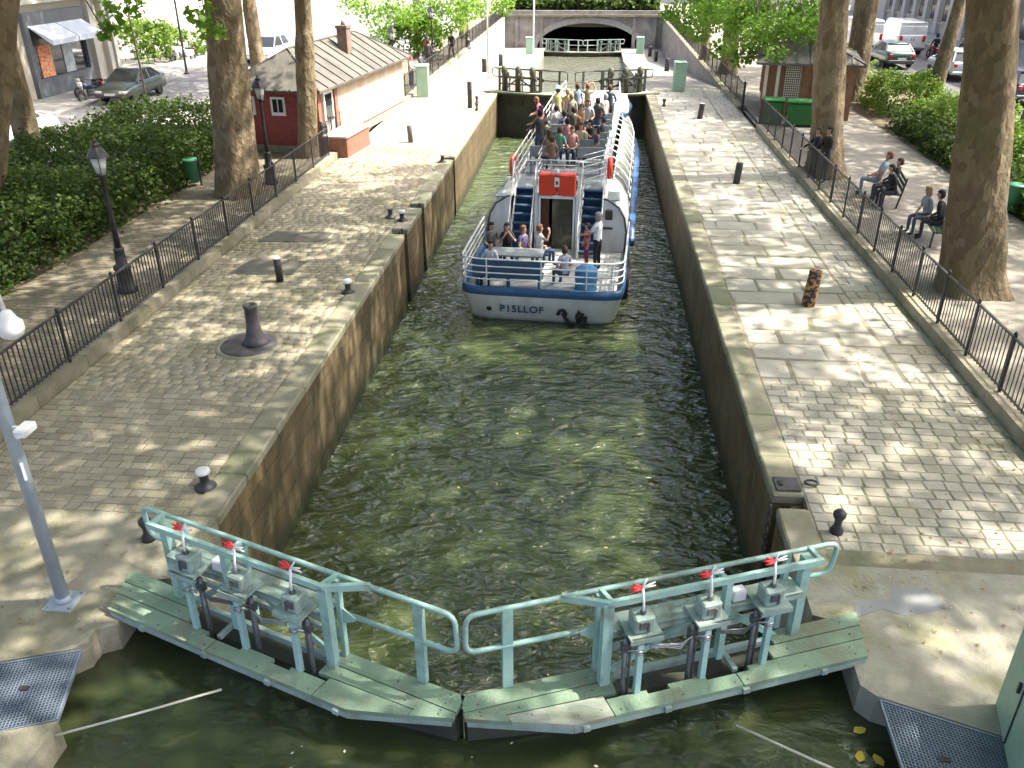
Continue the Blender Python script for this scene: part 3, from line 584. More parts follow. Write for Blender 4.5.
# ---------------------------------------------------------------- gratings, cables, cabinets near the camera
def grating(label, q, skew):
    """q: corners inner-far, outer-far, outer-near, inner-near (x,y); bars follow the quad"""
    cx, cy = sum(p[0] for p in q)/4, sum(p[1] for p in q)/4; o = thing('grating', label, 'grating', (cx, cy, -.03)); Q = [Vector((p[0]-cx,p[1]-cy,0)) for p in q]
    b = MB(); nx = int((Q[0]-Q[1]).length/.035); ny = int((Q[0]-Q[3]).length/.035)
    for i in range(nx+1): t = i/nx; b.bar(Q[0].lerp(Q[1],t), Q[3].lerp(Q[2],t), .008, .03)
    for i in range(ny+1): t = i/ny; b.bar(Q[0].lerp(Q[3],t)+Vector((0,0,.002)), Q[1].lerp(Q[2],t)+Vector((0,0,.002)), .008, .03)
    g = b.build('mesh_bars', M['grating_steel'], o); g['kind'] = 'stuff'
    f = MB()
    for i in range(4): f.bar(Q[i], Q[(i+1)%4], .022, .048)
    f.build('frame', M['grating_steel'], o); p = MB(); p.add([tuple(v*.98+Vector((0,0,-.05))) for v in Q], [(0,1,2,3)]); p.build('tray', mat('tray_steel', (.13,.15,.18), .5, .3), o)
    l = MB(); l.box((skew*.12,.1,.022),(.1,.06,.012)); l.build('lifting_slot', M['iron'], o)
grating('square mesh metal grating in the bottom left corner', [(-5.5,6.67),(-6.64,6.27),(-6.38,5.28),(-5.23,5.72)], 1)
grating('square mesh metal grating in the bottom right corner', [(3.28,6.72),(4.35,6.32),(4.35,5.14),(3.24,5.48)], -1)
def cable(label, a, c):
    b = MB(); b.tube([Vector(a)-Vector(a), (Vector(c)-Vector(a))*.5+Vector((0,0,-.01)), Vector(c)-Vector(a)], .013, 8); tag(b.build('float_cable', M['rope'], None, a), label, 'cable', 'cables over the upper water')
cable('thin pale cable over the water at lower left', (-5.2,5.6,-.1), (-3.75,6.35,-.12)); cable('thin pale cable over the water at lower right', (1.75,6.35,-.12), (3.2,5.6,-.1))
o = thing('control_cabinet', 'pale green metal cabinet cut off by the bottom right corner', 'cabinet', (4.68,6.12,0), R(-14))
b = MB(); b.box((0,0,.62),(.75,1.15,1.24), bev=.02); b.build('body', M['cabinet_green'], o); b = MB(); b.extr([(-.40,1.24),(.40,1.24),(.36,1.36),(-.36,1.30)], 'y', -.6, .6); b.build('lid', M['cabinet_green'], o)
b = MB(); b.box((-.382,.0,.6),(.012,.02,1.1)); b.build('door_seam', M['iron'], o); b = MB(); b.box((-.39,.1,.7),(.03,.03,.12)); b.build('handle', M['iron'], o)
# lamp mast at the left
o = thing('lamp_mast', 'grey metal mast with square base plate at the lower left edge', 'mast', (-6.12,7.4,0))
b = MB(); b.box((0,0,.01),(.36,.36,.02)); b.build('base_plate', M['galv'], o)
b = MB(); b.tube([(0,0,.02),(0,0,3.2),(-.02,0,5.6)], [.078,.068,.055], 12); b.tube([(0,0,.0),(0,0,.10)], .095, 12); b.build('pole', M['galv'], o)
for (dx, dy) in ((-.14,-.14),(.14,-.14),(.14,.14),(-.14,.14)): b = MB(); b.lathe([(.018,0),(.012,.03)], (dx,dy,.02), 6); b.build('anchor_bolt', M['chrome'], o)
b = MB(); b.box((.10,-.02,2.46),(.16,.03,.03)); k = b.build('camera_bracket', M['white_paint'], o)
b = MB(); b.box((.22,-.05,2.46),(.14,.24,.10), bev=.02); b.lathe([(.035,0),(.035,.02)], (.22,-.17,2.43), 8); b.build('small_camera', M['white_paint'], k)
b = MB(); b.box((.06,-.06,1.92),(.03,.06,.20), rz=.7); b.build('sticker', M['white_grip'], o)
b = MB(); b.tube(roundpath([(0,0,4.75),(.20,.02,4.7),(.28,.02,4.35),(.34,.02,3.76)], .12), .024, 8); arm = b.build('hanger_arm', M['white_paint'], o)
b = MB(); b.lathe([(.02,.16),(.05,.14),(.085,.06),(.125,.02),(.13,-.06),(.105,-.12),(.05,-.155),(.0,-.16)][::-1], (.35,.02,3.66), 16); b.build('dome_housing', M['white_paint'], arm)
# ================================================================== TOUR BOAT
BOAT = (-1.14, 21.15, Z_LOCK); BRZ = R(-3.3)
boat = thing('tour_boat', 'white and blue tour boat with red locker and open upper deck seen from astern', 'boat', BOAT, BRZ)
def outline(w, ys, bow=23.4, n=10, bw=.5, rc=.8):
    pts = []
    for i in range(n+1):      # stern, port to starboard
        t = math.pi*i/n; c, s_ = -math.cos(t), math.sin(t)
        x = math.copysign(abs(c)**.28, c)*w; y = ys+rc-abs(s_)**.34*rc
        pts.append((x*(1-.02*abs(s_)), y))
    for (fx, y) in ((1.02,5),(1.06,9),(1.06,16),(.92,19.5),(.6,22)): pts.append((w*fx, y))
    pts += [(bw*w*.35, bow), (-bw*w*.35, bow)]
    for (fx, y) in reversed(((1.02,5),(1.06,9),(1.06,16),(.92,19.5),(.6,22))): pts.append((-w*fx, y))
    return pts
def bp(name, fn, m, parent=None):
    b = MB(); fn(b); return b.build(name, m, parent or boat)
lv = [(-.7,1.65,1.0),(-.05,1.98,.30),(.12,2.03,.20),(.74,2.17,.02),(.80,2.19,.0)]
S = [[(x,y,z) for (x,y) in outline(w, ys)] for (z,w,ys) in lv]
hull = bp('hull', lambda b: (b.loft(S[1:], 1), b.loft(S[:2], 0)), [M['boot_top'], M['hull_white']])
S2 = [[(x,y,z) for (x,y) in outline(w, ys)] for (z,w,ys) in ((.80,2.205,-.02),(.88,2.22,-.035),(1.03,2.20,-.02),(1.03,2.13,.06),(.76,2.13,.06))]
bp('gunwale_band', lambda b: b.loft(S2, 0, True, False), M['hull_blue'])
bp('aft_deck', lambda b: b.add([(x,y,.76) for (x,y) in outline(2.10,.1)], [tuple(range(len(outline(1,0))))]), M['deck_grey'])
# lettering on the transom
cu = bpy.data.curves.new('registration', 'FONT'); cu.body = 'P15LLOF'; cu.size = .29; cu.extrude = .006; cu.align_x = 'CENTER'; cu.space_character = 1.12; cu.offset = .006
tmp = bpy.data.objects.new('tmp_text', cu); col.objects.link(tmp); dg = bpy.context.evaluated_depsgraph_get(); dg.update()
tm = bpy.data.meshes.new_from_object(tmp.evaluated_get(dg)); bpy.data.objects.remove(tmp)
tm.materials.clear(); tm.materials.append(M['navy'])
tx = link('registration_letters', tm, boat, (-.52,.07,.32)); tx.rotation_euler = (R(100),0,0)
bp('hawse_hole', lambda b: b.lathe([(.06,-.03),(.075,0),(.05,.01)], (0,0,0), 12), M['iron'])
bpy.data.objects['hawse_hole'].location = (-1.42,.135,.36); bpy.data.objects['hawse_hole'].rotation_euler = (R(96),0,0)
for i, (x, pts) in enumerate(((.62,[(-.16,0,.30),(-.10,0,.42),(0,0,.44),(.06,0,.34),(.02,0,.24)]), (.72,[(-.12,0,.34),(-.02,0,.16),(.08,0,.06),(.2,0,.0)]), (1.02,[(0,0,.1),(-.04,0,.28),(.02,0,.42),(.10,0,.36),(.06,0,.14)]), (1.22,[(.0,0,.28),(-.02,0,.08),(-.08,0,-.1)]))):
    bp('fender_rope', lambda b: b.tube([(x+p[0], .08+.0*p[1], p[2]) for p in pts], .05, 8), M['tyre'])
for y in (2.3, 2.9): bp('side_fender', lambda b: b.tube([(2.2,y,.95),(2.22,y,.5),(2.18,y,-.05)], .09, 10), M['tyre'])
# stern railings
def rail_path(w, ys, ymax, z):
    o_ = outline(w, ys, n=24); k = 25; right = [p for p in o_[k:] if p[1] <= ymax and p[0] > 0]; left = [p for p in o_[k:] if p[1] <= ymax and p[0] < 0]
    return [(p[0],p[1],z) for p in ([(-w*1.01, ymax)]+list(reversed(left))[::-1]+o_[:k]+right+[(w*1.01, ymax)])]
for z, r_ in ((1.24,.018),(1.42,.02),(1.60,.02),(1.80,.026)):
    bp('stern_rail', lambda b: b.tube(rail_path(2.17, 0.02, 3.9, z), r_, 6), M['white_paint'])
rp_ = rail_path(2.17, .02, 3.9, 0)
acc = 0; last = None; st = []
for p in rp_:
    q = Vector(p)
    if last is not None: acc += (q-last).length
    if last is None or acc > .62: st.append(q.copy()); acc = 0
    last = q
for q in st: bp('stanchion', lambda b: b.bar((q.x,q.y,1.08),(q.x,q.y,1.81),.032), M['white_paint'])
# cabin
YA, YB, ZU = 4.05, 21.0, 2.45
prof = [(2.13,1.0),(2.14,1.42),(2.06,1.84),(1.86,2.16),(1.56,2.37),(1.38,2.45)]
def wy(y): return 1.0 if y < 17 else 1-.13*(y-17)/4
def side(b, y0, y1, sg, off=0.0, m=0, pr=prof, th=.04):
    A = [(sg*(p[0]+off)*wy(y0), y0, p[1]+off*.5) for p in pr]+[(sg*(p[0]-th)*wy(y0), y0, p[1]-th*.5) for p in reversed(pr)]
    B = [(sg*(p[0]+off)*wy(y1), y1, p[1]+off*.5) for p in pr]+[(sg*(p[0]-th)*wy(y1), y1, p[1]-th*.5) for p in reversed(pr)]
    b.loft([A, B], m)
for sg in (-1, 1):
    bp('cabin_side', lambda b: side(b, YA, YA+2.6, sg, 0, 0), M['hull_white'])
    bp('lower_side', lambda b: [side(b, y, y+1.3, sg, .0, 0, prof[:2]) for y in np.arange(YA+2.6, YB, 1.3)], M['hull_white'])
    for k, y in enumerate(np.arange(YA+2.6, YB-.1, 1.02)):
        bp('window_pane', lambda b: side(b, y+.03, y+.99, sg, -.012, 0, prof[1:5], .02), M['boat_glass'])
        bp('window_rib', lambda b: side(b, y-.03, y+.03, sg, .012, 0, prof[1:]), M['hull_white'])
    bp('window_rail', lambda b: [b.tube([(sg*(p[0]+.012)*wy(y),y,p[1]+.006) for y in np.arange(YA+2.6, YB+.1, 2.6)], .022, 6) for p in (prof[2], prof[4])], M['hull_white'])
    bp('sponson', lambda b: b.loft([[(sg*x*wy(y),y,z) for (x,z) in ((2.14,.86),(2.38,.9),(2.38,1.06),(2.14,1.1))] for y in (4.4,7,12,17,20)]), M['hull_blue'])
    # aft wall panel with rounded outer top corner
    poly = [(sg*x, z) for (x,z) in [(1.40,.77),(2.07,.77),(2.10,1.45),(2.02,1.86),(1.84,2.17),(1.5,2.40),(1.40,2.42)]]
    bp('aft_panel', lambda b: b.extr(poly, 'y', YA-.03, YA+.03), M['hull_white'])
    rim = [(sg*x, YA-.03, z) for (x,z) in [(1.40,2.43),(1.52,2.41),(1.86,2.18),(2.04,1.87),(2.12,1.45),(2.09,.78)]]
    bp('panel_trim', lambda b: b.tube(rim, .03, 6), M['iron_worn'])
    # stairs
    def stairs(b):
        for k in range(8): b.box((sg*1.03, 3.45+k*.21, .96+k*.212), (.60,.20,.045), mat=1 if k % 2 else 1)
        for e in (.72, 1.36): b.bar((sg*e,3.25,.80),(sg*e,5.05,2.55),.035,.16,0)
        b.add([(sg*.74,3.62,.77),(sg*1.34,3.62,.77),(sg*1.34,5.2,2.4),(sg*.74,5.2,2.4)], [(0,1,2,3)], 2)
    bp('stairs', stairs, [M['white_paint'], M['deck_blue'], M['navy']])
    for e in (.70, 1.38): bp('stair_handrail', lambda b: b.tube(roundpath([(sg*e,3.2,.8),(sg*e,3.22,1.65),(sg*e,4.75,3.35),(sg*e,4.95,2.55)], .12), .022, 6), M['white_paint'])
bp('door_frame', lambda b: (b.box((-.52,YA,1.66),(.06,.1,1.8)), b.box((.52,YA,1.66),(.06,.1,1.8)), b.box((0,YA,2.43),(1.1,.1,.08)), b.box((-.62,YA,1.66),(.10,.05,1.78)), b.box((.62,YA,1.66),(.10,.05,1.78))), M['white_paint'])
bp('door_opening', lambda b: (b.box((0,YA+1.5,1.66),(1.0,.05,1.8)), b.box((-.52,YA+.8,1.66),(.03,1.5,1.8)), b.box((.52,YA+.8,1.66),(.03,1.5,1.8)), b.box((0,YA+.8,.765),(1.0,1.6,.03))), M['dark_inside'])
bp('door_curtain', lambda b: b.box((-.36,YA+.12,1.6),(.24,.05,1.68)), M['brown_curtain'])
bp('door_glass', lambda b: b.box((.16,YA+.06,1.6),(.60,.02,1.66)), mat('door_glass', (.075,.07,.045), .12, c2=(.05,.045,.03), scale=2))
# upper deck
bp('upper_deck', lambda b: (b.box((0,(YA+1.0+YB)/2,ZU-.02),(2.78,YB-YA-1.0,.06)), b.box((-1.62,YA+.5,ZU-.07),(.5,1.0,.04)), b.box((1.62,YA+.5,ZU-.07),(.5,1.0,.04)), b.box((0,YA+.5,ZU-.02),(1.36,1.0,.06))), M['deck_grey'])
for sg in (-1, 1):
    bp('red_locker', lambda b: b.box((sg*.28,YA+.12,2.80),(.53,.42,.64), bev=.03), M['boat_red'])
    for z, r_ in ((.28,.014),(.52,.014),(.76,.014),(1.0,.022)):
        bp('deck_rail', lambda b: b.tube([(sg*1.40*wy(y),y,ZU+z) for y in (YA+.4,9,13,17,YB-.5)], r_, 6), M['white_paint'])
    for y in np.arange(YA+.4, YB-.3, 1.15): bp('deck_stanchion', lambda b: b.bar((sg*1.40*wy(y),y,ZU),(sg*1.40*wy(y),y,ZU+1.01),.028), M['white_paint'])
    for z in (.25,.45,.65,.85,1.0): bp('stair_guard', lambda b: b.tube([(sg*.70,YA+1.05,ZU+z),(sg*1.38,YA+2.05,ZU+z)] if sg > 0 else [(sg*.70,YA+1.05,ZU+z),(sg*.70,YA+2.0,ZU+z)], .014, 6), M['white_paint'])
    bp('life_ring', lambda b: b.tube([(sg*1.5,YA+1.15+.27*math.cos(a),ZU+.62+.27*math.sin(a)) for a in np.linspace(0, 2*math.pi, 17)[:-1]], .075, 8, closed=True), M['boat_red'])
bp('locker_tag', lambda b: (b.box((0,YA-.10,2.90),(.14,.015,.28)), b.lathe([(.09,0),(.05,.1),(.0,.12)], (0,YA-.05,3.16), 8)), M['white_grip'])
bp('tag_mark', lambda b: b.box((0,YA-.11,2.88),(.06,.012,.10)), M['iron'])
bp('sill_plate', lambda b: b.box((.0,YA-.06,2.47),(.3,.02,.06)), M['white_grip'])
for z in (.78,.92,1.06): bp('locker_rail', lambda b: b.tube([(-.62,YA+.05,ZU+z),(.62,YA+.05,ZU+z)], .016, 6), M['white_paint'])
for x in (-.62,-.2,.2,.62): bp('locker_post', lambda b: b.bar((x,YA+.05,ZU+.1),(x,YA+.05,ZU+1.08),.028), M['white_paint'])
for z in (.2,.36,.52,.68,.84,1.0): bp('forward_rail', lambda b: b.tube([(-1.25,YB-3.2,ZU+z),(1.3,YB-3.2,ZU+z)], .016, 6), M['white_paint'])
# bow canopy and wheelhouse
secs = []
for (y, w, h) in ((YB-2.6,1.70,.22),(YB-2.3,1.76,.30),(YB-.5,1.78,.36),(YB+1.4,1.65,.32),(YB+2.2,1.35,.2)):
    secs.append([(w*math.cos(t), y, ZU-.05+h*max(0,math.sin(t))**.35) for t in np.linspace(0, math.pi, 11)])
bp('bow_canopy', lambda b: b.loft(secs), M['canvas'])
bp('canopy_band', lambda b: b.loft([[(w*1.01,y,ZU-.3),(w*1.03,y,ZU-.02),(-w*1.03,y,ZU-.02),(-w*1.01,y,ZU-.3)] for (y,w) in ((YB-2.75,1.6),(YB-.5,1.83),(YB+1.3,1.6),(YB+2.3,1.1))]), M['hull_blue'])
bp('bow_cabin', lambda b: b.loft([[(w,y,.9),(w,y,ZU-.3),(-w,y,ZU-.3),(-w,y,.9)] for (y,w) in ((YB-.3,1.7),(YB+1.3,1.35),(YB+2.2,.8))]), M['hull_white'])
# upper deck benches
for y in np.arange(6.8, 16.5, 1.25):
    for sx in (-1, 1):
        b = MB(); b.box((sx*.78,y,ZU+.42),(.85,.36,.05)); b.box((sx*.78,y+.2,ZU+.68),(.85,.05,.34))
        for e in (-.35,.35): b.box((sx*.78+e,y,ZU+.2),(.04,.32,.4))
        b.build('deck_bench', M['deck_grey'], boat)
# stern furniture
bp('stern_bench', lambda b: (b.box((-.95,.55,1.2),(1.9,.42,.06)), b.box((-.95,.33,1.45),(1.9,.05,.5)), *[b.box((x,.55,.97),(.05,.36,.42)) for x in (-1.8,-.95,-.1)]), M['deck_blue'])
bp('stern_table', lambda b: (b.box((-.85,1.55,1.5),(1.5,.7,.04)), b.box((-.85,1.55,1.12),(.08,.08,.72))), M['deck_grey'])
bp('inner_bench', lambda b: (b.box((-1.0,2.5,1.2),(1.9,.42,.06)), *[b.box((x,2.5,.97),(.05,.36,.42)) for x in (-1.8,-1.0,-.2)]), M['deck_blue'])
bp('blue_drum', lambda b: b.lathe([(.28,0),(.3,.03),(.29,.3),(.31,.33),(.3,.62),(.27,.66)], (1.15,.75,.77), 16), mat('drum_blue', (.03,.16,.34), .5))
bp('loudspeaker', lambda b: (b.box((1.58,YA-.12,1.98),(.22,.16,.28), bev=.02)), M['iron'])
bp('wall_bar', lambda b: (b.box((1.45,YA-.06,1.55),(.5,.06,.05))), M['iron'])
bp('bag', lambda b: (b.lathe([(.10,0),(.15,.05),(.14,.28),(.06,.36)], (1.02,1.95,.77), 10)), flat('red_bag', (.65,.03,.05)))
# ================================================================== PEOPLE
SK = {}
def cmat(c, rough=.8):
    g_ = sum(c)/3; c = tuple(x*.8+g_*.2 for x in c); k = tuple(round(x,3) for x in c)
    if k not in SK: SK[k] = mat('cloth_%d' % len(SK), c, rough, c2=tuple(x*.8 for x in c), scale=6, bump=.25, bscale=14)
    return SK[k]
SKIN = (.50,.29,.20); SKIN2 = (.42,.23,.15)
BR, BK, BL, GR, RD = (.07,.035,.018), (.012,.010,.009), (.36,.23,.10), (.35,.34,.33), (.22,.075,.03)
def person(label, loc, face, shirt, legs, hair=BR, pose='stand', arms='down', h=1.72, sleeve='short', cat='person', group=None, lean=0, skin=SKIN, shorts=False, long_hair=False, hat=None, bald=False, parent=None):
    """face: direction the person looks, degrees clockwise from +Y"""
    k = h/1.75; J = []; E = []; Lb = []; Rd = []
    def v(p, r, lb, par=None):
        J.append(Vector(p)*k); Rd.append(r*k); Lb.append(lb); i = len(J)-1
        if par is not None: E.append((par, i))
        return i
    sit = pose == 'sit'; z0 = .52 if sit else .93; ln = math.tan(R(lean))
    def up(x, y, z): return (x, y+(z-z0)*ln, z)       # +y local is the front
    dz = z0-.93
    pel = v((0,0,z0), .125, 'l'); wa = v(up(0,0,1.08+dz), .122, 's', pel); ch = v(up(0,.01,1.28+dz), .145, 's', wa); up_ = v(up(0,0,1.42+dz), .10, 's', ch)
    nk = v(up(0,.01,1.49+dz), .052, 'k', up_); h0 = v(up(0,.025,1.56+dz), .074, 'k', nk); h1 = v(up(0,.02,1.64+dz), .092, 'k', h0); h2 = v(up(0,.01,1.715+dz), .068, 'k', h1)
    for s in (-1, 1):
        sh = v(up(s*.165,0,1.40+dz), .062, 's', up_)
        if arms == 'down': el, wr, hd = up(s*.225,-.02,1.13+dz), up(s*.24,.05,.91+dz), up(s*.235,.08,.83+dz)
        elif arms == 'lap': el, wr, hd = up(s*.23,.02,1.14+dz), up(s*.10,.25,1.03+dz), up(s*.04,.30,1.03+dz)
        elif arms == 'phone': el, wr, hd = up(s*.24,.12,1.18+dz), up(s*.12,.28,1.40+dz), up(s*.07,.27,1.48+dz)
        elif arms == 'rail': el, wr, hd = up(s*.24,.14,1.16+dz), up(s*.2,.38,1.08+dz), up(s*.17,.45,1.06+dz)
        elif arms == 'up': el, wr, hd = up(s*.30,.10,1.50+dz), up(s*.20,.16,1.72+dz), up(s*.12,.16,1.76+dz)
        else: el, wr, hd = (up(.28,.12,1.30+dz), up(.16,.26,1.52+dz), up(.12,.26,1.60+dz)) if s > 0 else (up(-.225,-.02,1.13+dz), up(-.15,.16,1.03+dz), up(-.10,.22,1.03+dz))
        e_ = v(el, .043, 's' if sleeve == 'long' else 'k', sh)
        if sleeve == 'none': Lb[sh] = 's'
        w_ = v(wr, .029, 's' if sleeve == 'long' else 'k', e_); h_ = v(hd, .034, 'k', w_)
        d = (Vector(hd)-Vector(wr)).normalized(); sd_ = d.cross(Vector((0,0,1))); sd_ = (sd_ if sd_.length > .1 else Vector((1,0,0))).normalized()
        for q, (o_, ln_) in enumerate(((-.030,.075),(-.010,.088),(.010,.082),(.030,.065))): v(Vector(hd)+d*ln_+sd_*o_+Vector((0,0,-.012)), .0085, 'k', h_)
        v(Vector(hd)+d*.03+sd_*(.055*-s), .010, 'k', h_)
        hp = v((s*.085,0,z0-.05), .092, 'l', pel)
        if sit: kn, an, te = (s*.11,.43,z0), (s*.12,.42,.09), (s*.13,.56,.045)
        elif pose == 'walk': kn, an, te = (s*.09,.10*s+.06,.50), (s*.09,.20*s-.02,.09), (s*.10,.20*s+.12,.04)
        else: kn, an, te = (s*.10,.012,.50), (s*.11,-.02,.085), (s*.13,.13,.042)
        kk = v(kn, .062, 'k' if shorts else 'l', hp); aa = v(an, .042, 'k' if shorts else 'l', kk); v(te, .038, 'b', aa)
    me = bpy.data.meshes.new('person'); me.from_pydata(J, E, []); ob = bpy.data.objects.new('tmp_person', me); col.objects.link(ob)
    md = ob.modifiers.new('skin', 'SKIN'); md.use_smooth_shade = True
    sv = me.skin_vertices[0].data
    for i, r_ in enumerate(Rd): sv[i].radius = (r_, r_)
    for i in (ch, wa, pel): sv[i].radius = (Rd[i]*1.12, Rd[i]*.86)
    sv[pel].use_root = True
    ms = ob.modifiers.new('sub', 'SUBSURF'); ms.levels = 1; ms.render_levels = 1
    dg = bpy.context.evaluated_depsgraph_get(); dg.update(); res = bpy.data.meshes.new_from_object(ob.evaluated_get(dg)); bpy.data.objects.remove(ob)
    res.name = 'person'; res.materials.clear()
    for c in (skin, shirt, legs, (.03,.028,.026)): res.materials.append(cmat(c))
    if len(res.polygons):
        n = len(res.polygons); ce = np.empty(n*3, np.float32); res.polygons.foreach_get('center', ce); ce = ce.reshape(-1,3)
        smp = []; sl = []
        for (a, c) in E:
            for t in (.15,.5,.9): smp.append(J[a].lerp(J[c], t)); sl.append({'k':0,'s':1,'l':2,'b':3}[Lb[c] if t > .35 or Lb[c] == Lb[a] else Lb[a]])
            if Lb[a] == 's' and Lb[c] == 'k' and (J[a].z > 1.3*k+dz*k) and sleeve == 'short': sl[-2] = 1
        A = np.array([tuple(p) for p in smp]); idx = ((ce[:,None,:]-A[None])**2).sum(2).argmin(1); res.polygons.foreach_set('material_index', np.array(sl)[idx].astype(np.int32))
        res.polygons.foreach_set('use_smooth', np.ones(n, bool))
    o = link('person', res, parent, loc, -R(face)); tag(o, label, cat, group)
    # hair, eyes and nose
    hc = J[h1]+Vector((0,-.012,.012))*k; b = MB(); rows = []
    if not bald:
        for zz in ((-.10,.092),(-.05,.102),(0,.106),(.05,.098),(.09,.07),(.11,.03)) if not long_hair else ((-.26,.07),(-.16,.10),(-.05,.108),(0,.110),(.05,.101),(.09,.073),(.11,.03)):
            ring = []
            for j in range(12):
                a = 2*math.pi*j/12; fr = math.sin(a) > .35 and zz[0] < .045
                rr = zz[1]*(.55 if fr else 1.0); ring.append(hc+Vector((rr*math.cos(a)*.92, rr*math.sin(a)*1.05+(-.02 if zz[0] < -.12 else 0), zz[0]))*k)
            rows.append(ring)
        b.loft(rows); b.build('hair', cmat(hair), o)
    if hat: b = MB(); b.lathe([(.15,.0),(.15,.012),(.105,.02),(.10,.09),(.05,.12),(0,.125)], tuple(hc+Vector((0,.02,.03))*k), 14); b.build('hat', cmat(hat), o)
    f = MB(); fc = J[h1]+Vector((0,.0,-.012))*k
    for s in (-1, 1): f.lathe([(.0,-.012),(.012,0),(0,.012)], tuple(fc+Vector((s*.032,.083,.01))*k), 6, 0)
    f.build('eyes', cmat((.03,.02,.02)), o)
    f = MB(); f.add([tuple(fc+Vector(p)*k) for p in ((-.014,.085,-.03),(.014,.085,-.03),(0,.112,-.028),(0,.088,.012))], [(0,1,2),(0,2,3),(1,3,2),(0,3,1)]); f.build('nose', cmat(skin), o)
    return o
Bm = Matrix.Translation(BOAT) @ Matrix.Rotation(BRZ, 4, 'Z')
def bloc(x, y, z): return tuple(Bm @ Vector((x, y, z)))
JEAN, DK = (.05,.08,.16), (.03,.03,.035)
# ---- on the stern deck
G1 = 'passengers on the stern deck'; zd = .77
def P_(label, x, y, z, face, *a, **kw): return person(label, bloc(x,y,z), face, *a, **kw)
P_('person in grey top sitting at far left of the stern deck', -1.75, 2.55, zd+.0, 150, (.16,.16,.17), DK, BK, 'sit', 'lap', 1.66, group=G1, long_hair=True)
P_('dark haired person in black top sitting at the stern, hands together', -1.28, 2.5, zd, 170, (.015,.015,.018), DK, BK, 'sit', 'phone', 1.68, group=G1, long_hair=True)
P_('person in purple sleeveless top sitting at the stern', -.78, 2.25, zd, 120, (.13,.10,.26), DK, RD, 'sit', 'lap', 1.7, sleeve='none', group=G1)
P_('person in white tank top sitting at the stern beside the door', -.33, 2.45, zd, 60, (.72,.72,.72), JEAN, RD, 'sit', 'one', 1.68, sleeve='none', group=G1)
P_('person in white shirt sitting low behind the left stern rail', -1.5, 1.0, zd, 200, (.68,.70,.72), DK, BK, 'sit', 'lap', 1.6, group=G1)
P_('grey haired person in white shirt and black trousers standing at stern right', 1.35, 2.3, zd, 300, (.74,.75,.76), (.015,.015,.018), GR, 'stand', 'rail', 1.75, group=G1)
P_('child in red standing beside the grey haired person', 1.02, 2.75, zd, 250, (.45,.03,.06), (.25,.02,.05), BR, 'stand', 'down', 1.3, group=G1)
P_('brown haired person in lilac top sitting behind the stern rail on the right', .55, .75, zd, 330, (.42,.40,.55), JEAN, BR, 'sit', 'lap', 1.62, group=G1)
